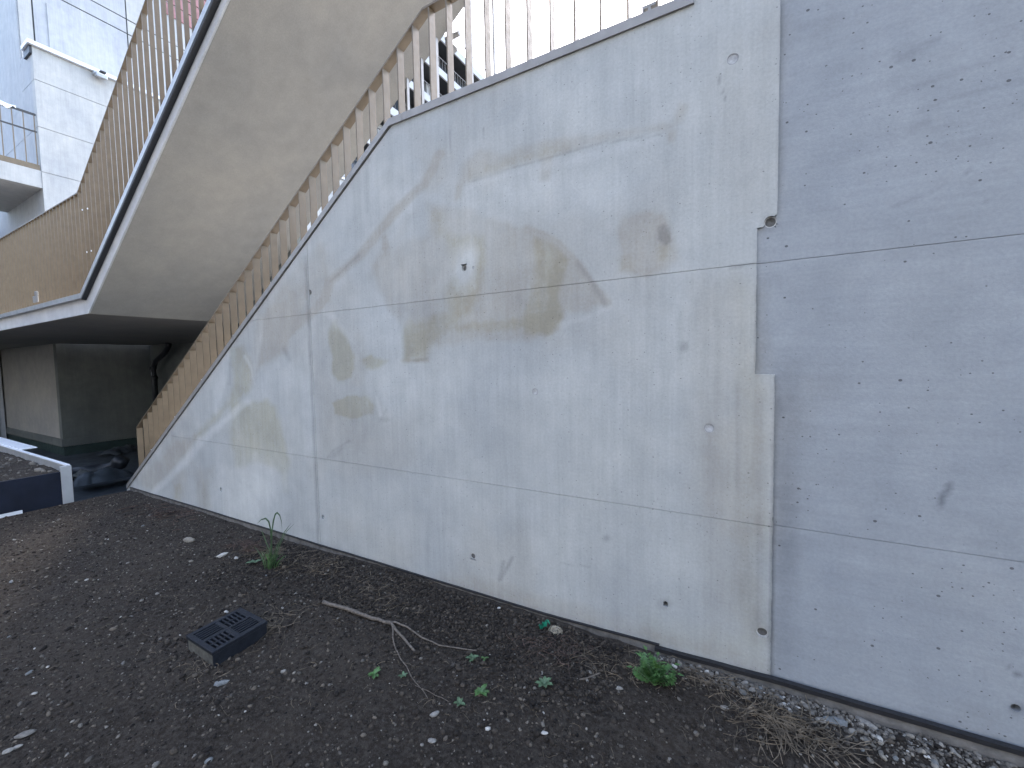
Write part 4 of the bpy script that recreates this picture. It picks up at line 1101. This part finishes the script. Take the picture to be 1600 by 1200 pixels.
# ================================================================== BRANCH
def gp(px, py, h=0.0):
    p = onZ(px, py, -0.055); p.z = float(gz(p.x, p.y)) + h
    return p
def wob(pts, n, amp, h):
    out = []
    pts = [Vector(p) for p in pts]
    for i in range(n):
        t = i / (n - 1) * (len(pts) - 1); k = min(int(t), len(pts) - 2)
        p = pts[k].lerp(pts[k + 1], t - k)
        p += Vector((random.gauss(0, amp), random.gauss(0, amp), random.gauss(0, amp * 0.5)))
        out.append(p)
    return out
br_root = thing('fallen_branch', gp(560, 960), 'forked dry grey branch lying on the soil right of the drain box', 'branch')
a = wob([gp(505, 945, .025), gp(540, 953, .022), gp(575, 965, .022), gp(611, 976, .022)], 12, 0.003, 0)
MB().tube(a, [0.0125 - 0.0025 * i / 11 + (0.002 if i in (5, 11) else 0) for i in range(12)], 9).build('main_stem', M['bark'], br_root, True)
a = wob([gp(611, 976, .022), gp(628, 994, .018), gp(648, 1017, .012)], 8, 0.002, 0)
MB().tube(a, [0.009, 0.008, 0.008, 0.0075, 0.0075, 0.007, 0.007, 0.0065], 8).build('twig', M['bark'], br_root, True)
a = wob([gp(613, 974, .022), gp(632, 980, .02), gp(655, 996, .018), gp(690, 1010, .014), (gp(745, 1018, .02))], 12, 0.003, 0)
MB().tube(a, [0.0065 - 0.0003 * i for i in range(12)], 7).build('twig', M['bark'], br_root, True)
a = wob([gp(612, 977, .02), gp(616, 1002, .016), gp(622, 1025, .014), gp(645, 1060, .012), gp(668, 1090, .008)], 12, 0.003, 0)
MB().tube(a, [0.005 - 0.0003 * i for i in range(12)], 7).build('twig', M['bark'], br_root, True)
a = wob([gp(648, 1072, .01), gp(672, 1082, .012), gp(700, 1096, .008)], 7, 0.003, 0)
MB().tube(a, 0.0016, 5).build('twig', M['bark'], br_root, True)
lt = MB().tube(wob([gp(905, 1066, .012), gp(925, 1062, .018), gp(938, 1056, .02)], 7, 0.002, 0), 0.0035, 6)
tag(lt.build('twig', M['bark'], None, True), 'short dark twig lying left of the leafy weed', 'twig')

# ================================================================== STRAW AND LITTER
def straw(name, label, centre, sx, sy, n, length, mat, lift=0.02, thick=0.0011):
    mb = MB()
    c = gp(*centre)
    for i in range(n):
        x = c.x + random.gauss(0, sx); y = min(D - 0.05, c.y + random.gauss(0, sy)); L = length * random.uniform(0.4, 1.2)
        an = random.random() * 6.28; bend = random.gauss(0, 1.2); pts = []
        h0 = random.uniform(0.002, lift); h1 = random.uniform(0.0, lift)
        px_, py_ = x, y
        for k in range(5):
            z = float(gz(px_, min(py_, D - 0.02))) + h0 + (h1 - h0) * k / 4 + 0.012 * math.sin(math.pi * k / 4) * random.random()
            pts.append((px_, min(py_, D - 0.03), z))
            aa = an + bend * k / 4; px_ += math.cos(aa) * L / 4; py_ += math.sin(aa) * L / 4
        mb.tube(pts, thick * random.uniform(0.6, 1.5), 3, False)
    return tag(mb.build(name, mat, None), label, kind='stuff')
straw('dry_roots', 'tangle of dry straw-coloured roots on the soil before the right-hand wall', (1225, 1145), 0.11, 0.045, 230, 0.17, M['straw'], 0.035, 0.0014)
straw('dry_roots', 'thin dry straw along the edge of the gravel', (1095, 1065), 0.09, 0.03, 80, 0.12, M['straw'], 0.025, 0.0011)
straw('dry_grass', 'dry litter round the foot of the grass tuft', (425, 862), 0.22, 0.07, 130, 0.16, M['straw'], 0.03, 0.0016)
straw('dry_grass', 'dead reddish litter left of the grass tuft', (385, 850), 0.13, 0.05, 90, 0.10, M['straw_red'], 0.03, 0.0025)
straw('dry_grass', 'few dry stalks at the corner of the drain box', (432, 972), 0.07, 0.05, 45, 0.16, M['straw'], 0.03, 0.0013)
straw('dry_grass', 'dry litter at the near corner of the drain box', (320, 1042), 0.08, 0.03, 30, 0.07, M['straw'], 0.015, 0.0014)
straw('dry_grass', 'reddish dead litter by the tip of the wall', (265, 800), 0.3, 0.09, 80, 0.16, M['straw_red'], 0.03, 0.003)
straw('dry_grass', 'dry stalks near the wall foot left of the branch', (500, 885), 0.16, 0.06, 70, 0.12, M['straw'], 0.02, 0.0014)
straw('dry_grass', 'dry stalks on the bank above the branch', (590, 930), 0.2, 0.08, 60, 0.12, M['straw'], 0.02, 0.0012)
straw('dry_grass', 'reddish dead grass under the pale fluff', (855, 1015), 0.10, 0.05, 80, 0.08, M['straw_red'], 0.02, 0.0014)
straw('dry_grass', 'grey stalks between the fluff and the leafy weed', (950, 1040), 0.12, 0.05, 60, 0.11, M['straw'], 0.02, 0.0011)
straw('dry_grass', 'scattered straw over the open soil', (760, 1080), 0.7, 0.25, 130, 0.07, M['straw'], 0.01, 0.0009)
straw('dry_grass', 'scattered straw over the soil at the left', (300, 960), 1.0, 0.4, 130, 0.08, M['straw'], 0.01, 0.0010)

# ================================================================== PLANTS
def blade_mb(pts, w0):
    """tapered folded ribbon through pts"""
    pts = [Vector(p) for p in pts]; vs = []; fs = []; n = len(pts)
    for i, p in enumerate(pts):
        t = (pts[min(i + 1, n - 1)] - pts[max(i - 1, 0)]).normalized()
        s = t.cross(Vector((0, -1, 0.25)));
        if s.length < 1e-3: s = Vector((1, 0, 0))
        s.normalize(); nn = t.cross(s)
        w = w0 * (1 - (i / (n - 1)) ** 2.2) * (0.7 + 0.6 * min(1, i / 2)) + 0.0004
        vs += [p - s * w, p + nn * w * 0.35, p + s * w]
    for i in range(n - 1):
        for q in range(2):
            fs.append((i * 3 + q, i * 3 + q + 1, (i + 1) * 3 + q + 1, (i + 1) * 3 + q))
    return MB().add(vs, fs)
def wallward(px, py, base):
    """point of the tuft seen at px,py in the tuft's own upright plane"""
    return onY(px, py, base.y)
gb = gp(424, 884)
tuft = thing('grass_tuft', gb, 'tuft of green grass with two tall arching blades at the foot of the wall', 'grass')
for pts, w in (([(423, 880), (424, 845), (423, 828), (420, 815), (415, 810), (408, 812), (401, 819)], 0.009),
               ([(424, 880), (425, 830), (427, 815), (430, 804), (433, 801), (437, 805), (440, 815), (441, 830)], 0.008),
               ([(427, 880), (434, 855), (444, 832), (455, 817)], 0.006), ([(430, 880), (438, 850), (448, 830), (460, 818)], 0.004),
               ([(424, 884), (420, 858), (410, 832), (409, 828)], 0.006), ([(426, 884), (430, 860), (436, 842)], 0.006)):
    blade_mb([wallward(x, y, gb) for x, y in pts], w).build('blade', M['leaf_dark'], tuft)
for i in range(34):
    an = random.random() * 6.28; L = random.uniform(0.07, 0.2); lean = random.uniform(0.2, 0.9)
    b0_ = gb + Vector((random.gauss(0, 0.03), random.gauss(0, 0.02), 0)); pts = []
    for k in range(5):
        t = k / 4
        pts.append(b0_ + Vector((math.cos(an) * L * lean * t ** 1.5, math.sin(an) * L * lean * 0.6 * t ** 1.5, L * t * (1 - 0.35 * lean * t))))
    blade_mb(pts, random.uniform(0.003, 0.006)).build('blade', M['leaf_dark'] if i % 3 else M['leaf'], tuft)
def pinnate(L, wl, pairs, droop, mat_seed):
    """fern-like lobed leaf along +X, curving up then down"""
    mb = MB(); rg = random.Random(mat_seed)
    pts = [Vector((L * t, 0, L * (0.55 * t - droop * t * t))) for t in [i / 8 for i in range(9)]]
    mb.tube(pts, [0.0016 - 0.00012 * i for i in range(9)], 4, False)
    for i in range(pairs):
        t = 0.22 + 0.74 * i / pairs; p = Vector((L * t, 0, L * (0.55 * t - droop * t * t)))
        ll = wl * math.sin(math.pi * (0.2 + 0.75 * i / pairs)) * rg.uniform(0.8, 1.2)
        for s in (-1, 1):
            d = Vector((0.55, s * 0.95, rg.uniform(-0.05, 0.25))).normalized(); sd = Vector((d.y * s, -d.x * s, 0)) * s
            for (o_, sc_) in ((0, 1.0), (0.45, 0.55)):
                q = p + d * ll * o_; l2 = ll * sc_
                dd = d if o_ == 0 else (d + sd * 0.8).normalized()
                n1 = Vector((dd.y, -dd.x, 0)).normalized()
                mb.add([q, q + dd * l2 * 0.45 + n1 * l2 * 0.22 + Vector((0, 0, 0.003)), q + dd * l2, q + dd * l2 * 0.5 - n1 * l2 * 0.24 + Vector((0, 0, -0.002))], [(0, 1, 2), (0, 2, 3)])
    tip = pts[-1]
    mb.add([tip, tip + Vector((wl * .3, wl * .2, 0)), tip + Vector((wl * .8, 0, -wl * .2)), tip + Vector((wl * .3, -wl * .2, 0))], [(0, 1, 2), (0, 2, 3)])
    return mb
def weed(px, py, size, n, label, mat, kind='pinnate', upright=0.3):
    b_ = gp(px, py)
    root = thing('weed', b_, label, 'weed')
    for i in range(n):
        an = 6.283 * i / n + random.gauss(0, 0.25)
        L = size * random.uniform(0.65, 1.1)
        if kind == 'pinnate': mb = pinnate(L, L * 0.42, 7, random.uniform(0.25, 0.6) - upright, i)
        else:
            mb = MB(); w = L * 0.24
            ring = []
            for k in range(9):
                t = k / 8; ww = w * math.sin(math.pi * (0.06 + 0.92 * t)) * (1 + 0.25 * math.sin(k * 2.4))
                z = L * (0.6 * t - 0.5 * t * t)
                ring += [(L * t, -ww, z + 0.15 * ww), (L * t, 0, z - 0.1 * ww), (L * t, ww, z + 0.15 * ww)]
            mb.add(ring, [(k * 3 + q, k * 3 + q + 1, (k + 1) * 3 + q + 1, (k + 1) * 3 + q) for k in range(8) for q in (0, 1)])
        me = mb.mesh('leaf', mat)
        place('leaf', me, root, b_ + Vector((0, 0, 0.005 + 0.02 * random.random() * (1 if kind == 'pinnate' else 0.4))), (0, -random.uniform(0.0, upright + 0.5) * (1 if kind == 'pinnate' else 0.4), an))
    return root
weed(1022, 1076, 0.115, 17, 'bushy bright green weed with feathery leaves near the wall foot', M['leaf'], 'pinnate', 0.45)
weed(752, 1086, 0.05, 9, 'small green weed below the end of the long twig', M['leaf'], 'leaf')
weed(585, 1053, 0.042, 8, 'small bright green weed under the branch fork', M['leaf'], 'leaf')
weed(850, 1073, 0.048, 7, 'pale green weed between two other weeds in front of the wall', M['leaf_grey'], 'leaf')
weed(738, 1028, 0.038, 8, 'tiny dark weed at the tip of the long twig', M['leaf_grey'], 'leaf')
weed(757, 1030, 0.030, 6, 'tiny weed seedling right of the long twig tip', M['leaf'], 'leaf')
weed(718, 1100, 0.04, 5, 'wilted grey seedling left of the small green weed', M['leaf_grey'], 'leaf')
weed(630, 1056, 0.035, 5, 'wilted grey seedling beside the hanging thin twig', M['leaf_grey'], 'leaf')
weed(398, 878, 0.07, 6, 'low broad-leaved weed at the left foot of the grass tuft', M['leaf_grey'], 'leaf')

# ================================================================== RUBBISH
pc = gp(850, 987)
gpz = thing('plastic_scrap', pc, 'crumpled turquoise green plastic scrap at the wall foot', 'plastic scrap')
mb = MB(); vs = []; fs = []
for i in range(7):
    for j in range(4):
        u_, v_ = i / 6 - 0.5, j / 3 - 0.5
        vs.append(pc + Vector((u_ * 0.05 + 0.02 * v_, v_ * 0.03, 0.012 + 0.045 * (u_ + 0.5) + 0.022 * math.sin(i * 2.2 + j * 1.4))))
for i in range(6):
    for j in range(3): fs.append((i * 4 + j, (i + 1) * 4 + j, (i + 1) * 4 + j + 1, i * 4 + j + 1))
mb.add(vs, fs).build('sheet', M['green_plastic'], gpz)
pc = gp(868, 990)
mb = MB()
for i in range(170):
    d = Vector((random.gauss(0, 1), random.gauss(0, 1), abs(random.gauss(0, 1)))).normalized()
    r = 0.038 * random.uniform(0.5, 1.0)
    p = pc + Vector((d.x * r * 1.2, d.y * r * 0.8, d.z * r * 0.8 + 0.004)); t = d.cross(Vector((random.gauss(0, 1), random.gauss(0, 1), random.gauss(0, 1)))).normalized() * 0.014
    mb.tube([p - t, p + d * 0.004, p + t], 0.0011, 3, False)
tag(mb.build('fibre_clump', M['fluff'], None), 'pale fluffy clump of fibres beside the green plastic scrap', 'fibre clump')

# ================================================================== FAR BUILDING SEEN THROUGH THE RAILING
XF = -22.9
fb = thing('apartment_block', (XF, 22, -1.3), 'distant white apartment block with stacked balconies seen through the stair railing', 'apartment block')
yend = onX(768, 125, XF).y
ystart = 9.0
ztopf = onX(707, 78, XF).z + 0.3
fh = 3.0
slabz = []
z = ztopf
while z > -1.0:
    slabz.append(z); z -= fh
MB().box((XF - 12, ystart + 0.3, -1.3), (XF - 1.7, yend - 0.4, ztopf - 0.1)).build('wall', M['dark_window'], fb)
for i, z in enumerate(slabz):
    MB().box((XF - 1.75, ystart, z - 0.30), (XF - 0.13, yend - 0.25 * (i == 0), z - 0.01)).build('balcony_slab', M['dark_window'], fb)
    MB().box((XF - 0.129, ystart, z - 0.42), (XF, yend - 0.25 * (i == 0), z + 0.16)).build('balcony_fascia', M['render'], fb)
    if z < 2: continue
    bars = MB().box((XF - 0.07, ystart, z + 0.99), (XF - 0.02, yend - 0.4, z + 1.06))
    y = ystart
    while y < yend - 0.4:
        bars.box((XF - 0.05, y, z + 0.001), (XF - 0.03, y + 0.05, z + 1.0)); y += 0.36
    rb = bars.build('balcony_railing', M['far_metal'], fb)
    y = ystart + 1.2; k = 0
    while y < yend - 2 and i > 0:
        if k % 3 == 0: MB().box((XF - 1.69, y, z + 0.001), (XF - 1.5, y + 1.4, z + 2.44)).build('wall_panel', M['render'], fb)
        else: MB().box((XF - 1.69, y, z + 0.1), (XF - 1.64, y + 1.5, z + 2.3)).build('window', M['glass'], fb)
        y += 2.1; k += 1
hb0 = onX(741, 95, XF - 2.5); hb1 = onX(766, 95, XF - 2.5)
MB().box((XF - 6, hb0.y, ztopf), (XF - 2.5, hb1.y, ztopf + 3.0)).build('roof_hut', M['building_blue'], fb)

# ================================================================== OTHER SIDE OF THE COURTYARD
ob = thing('courtyard_building', (0, -13, 0), 'grey concrete housing block closing the courtyard behind the viewer', 'building')
for k in range(5):
    z0_ = 3.0 * k
    MB().box((-32, -21, z0_ - 0.3), (24, -13.0, z0_ + 0.9)).build('parapet_band', M['edge'], ob)
    MB().box((-32, -21, z0_ + 0.901), (24, -13.25, z0_ + 2.699)).build('window_band', M['dark_window'], ob)
    x = -31.0
    while x < 23:
        MB().box((x, -13.249, z0_ + 0.901), (x + 1.3, -13.02, z0_ + 2.699)).build('wall_pier', M['edge'], ob); x += 4.2

xw = onY(8, 620, YBF).x
wg = thing('side_wing', (xw, -4, -1.2), 'plain concrete wing, darkened for shade, just entering the left edge beside the passage', 'building')
MB().box((xw - 8, -12.9, -1.2), (xw - 0.02, YBF - 0.05, 7.0)).build('wall_core', M['building_blue'], wg)
for k in range(4):
    MB().box((xw - 0.019, -12.9 + 4.3 * k, -1.2), (xw + 0.03, -12.9 + 4.3 * k + 4.28, 7.0)).build('concrete_panel', M['passage'], wg)
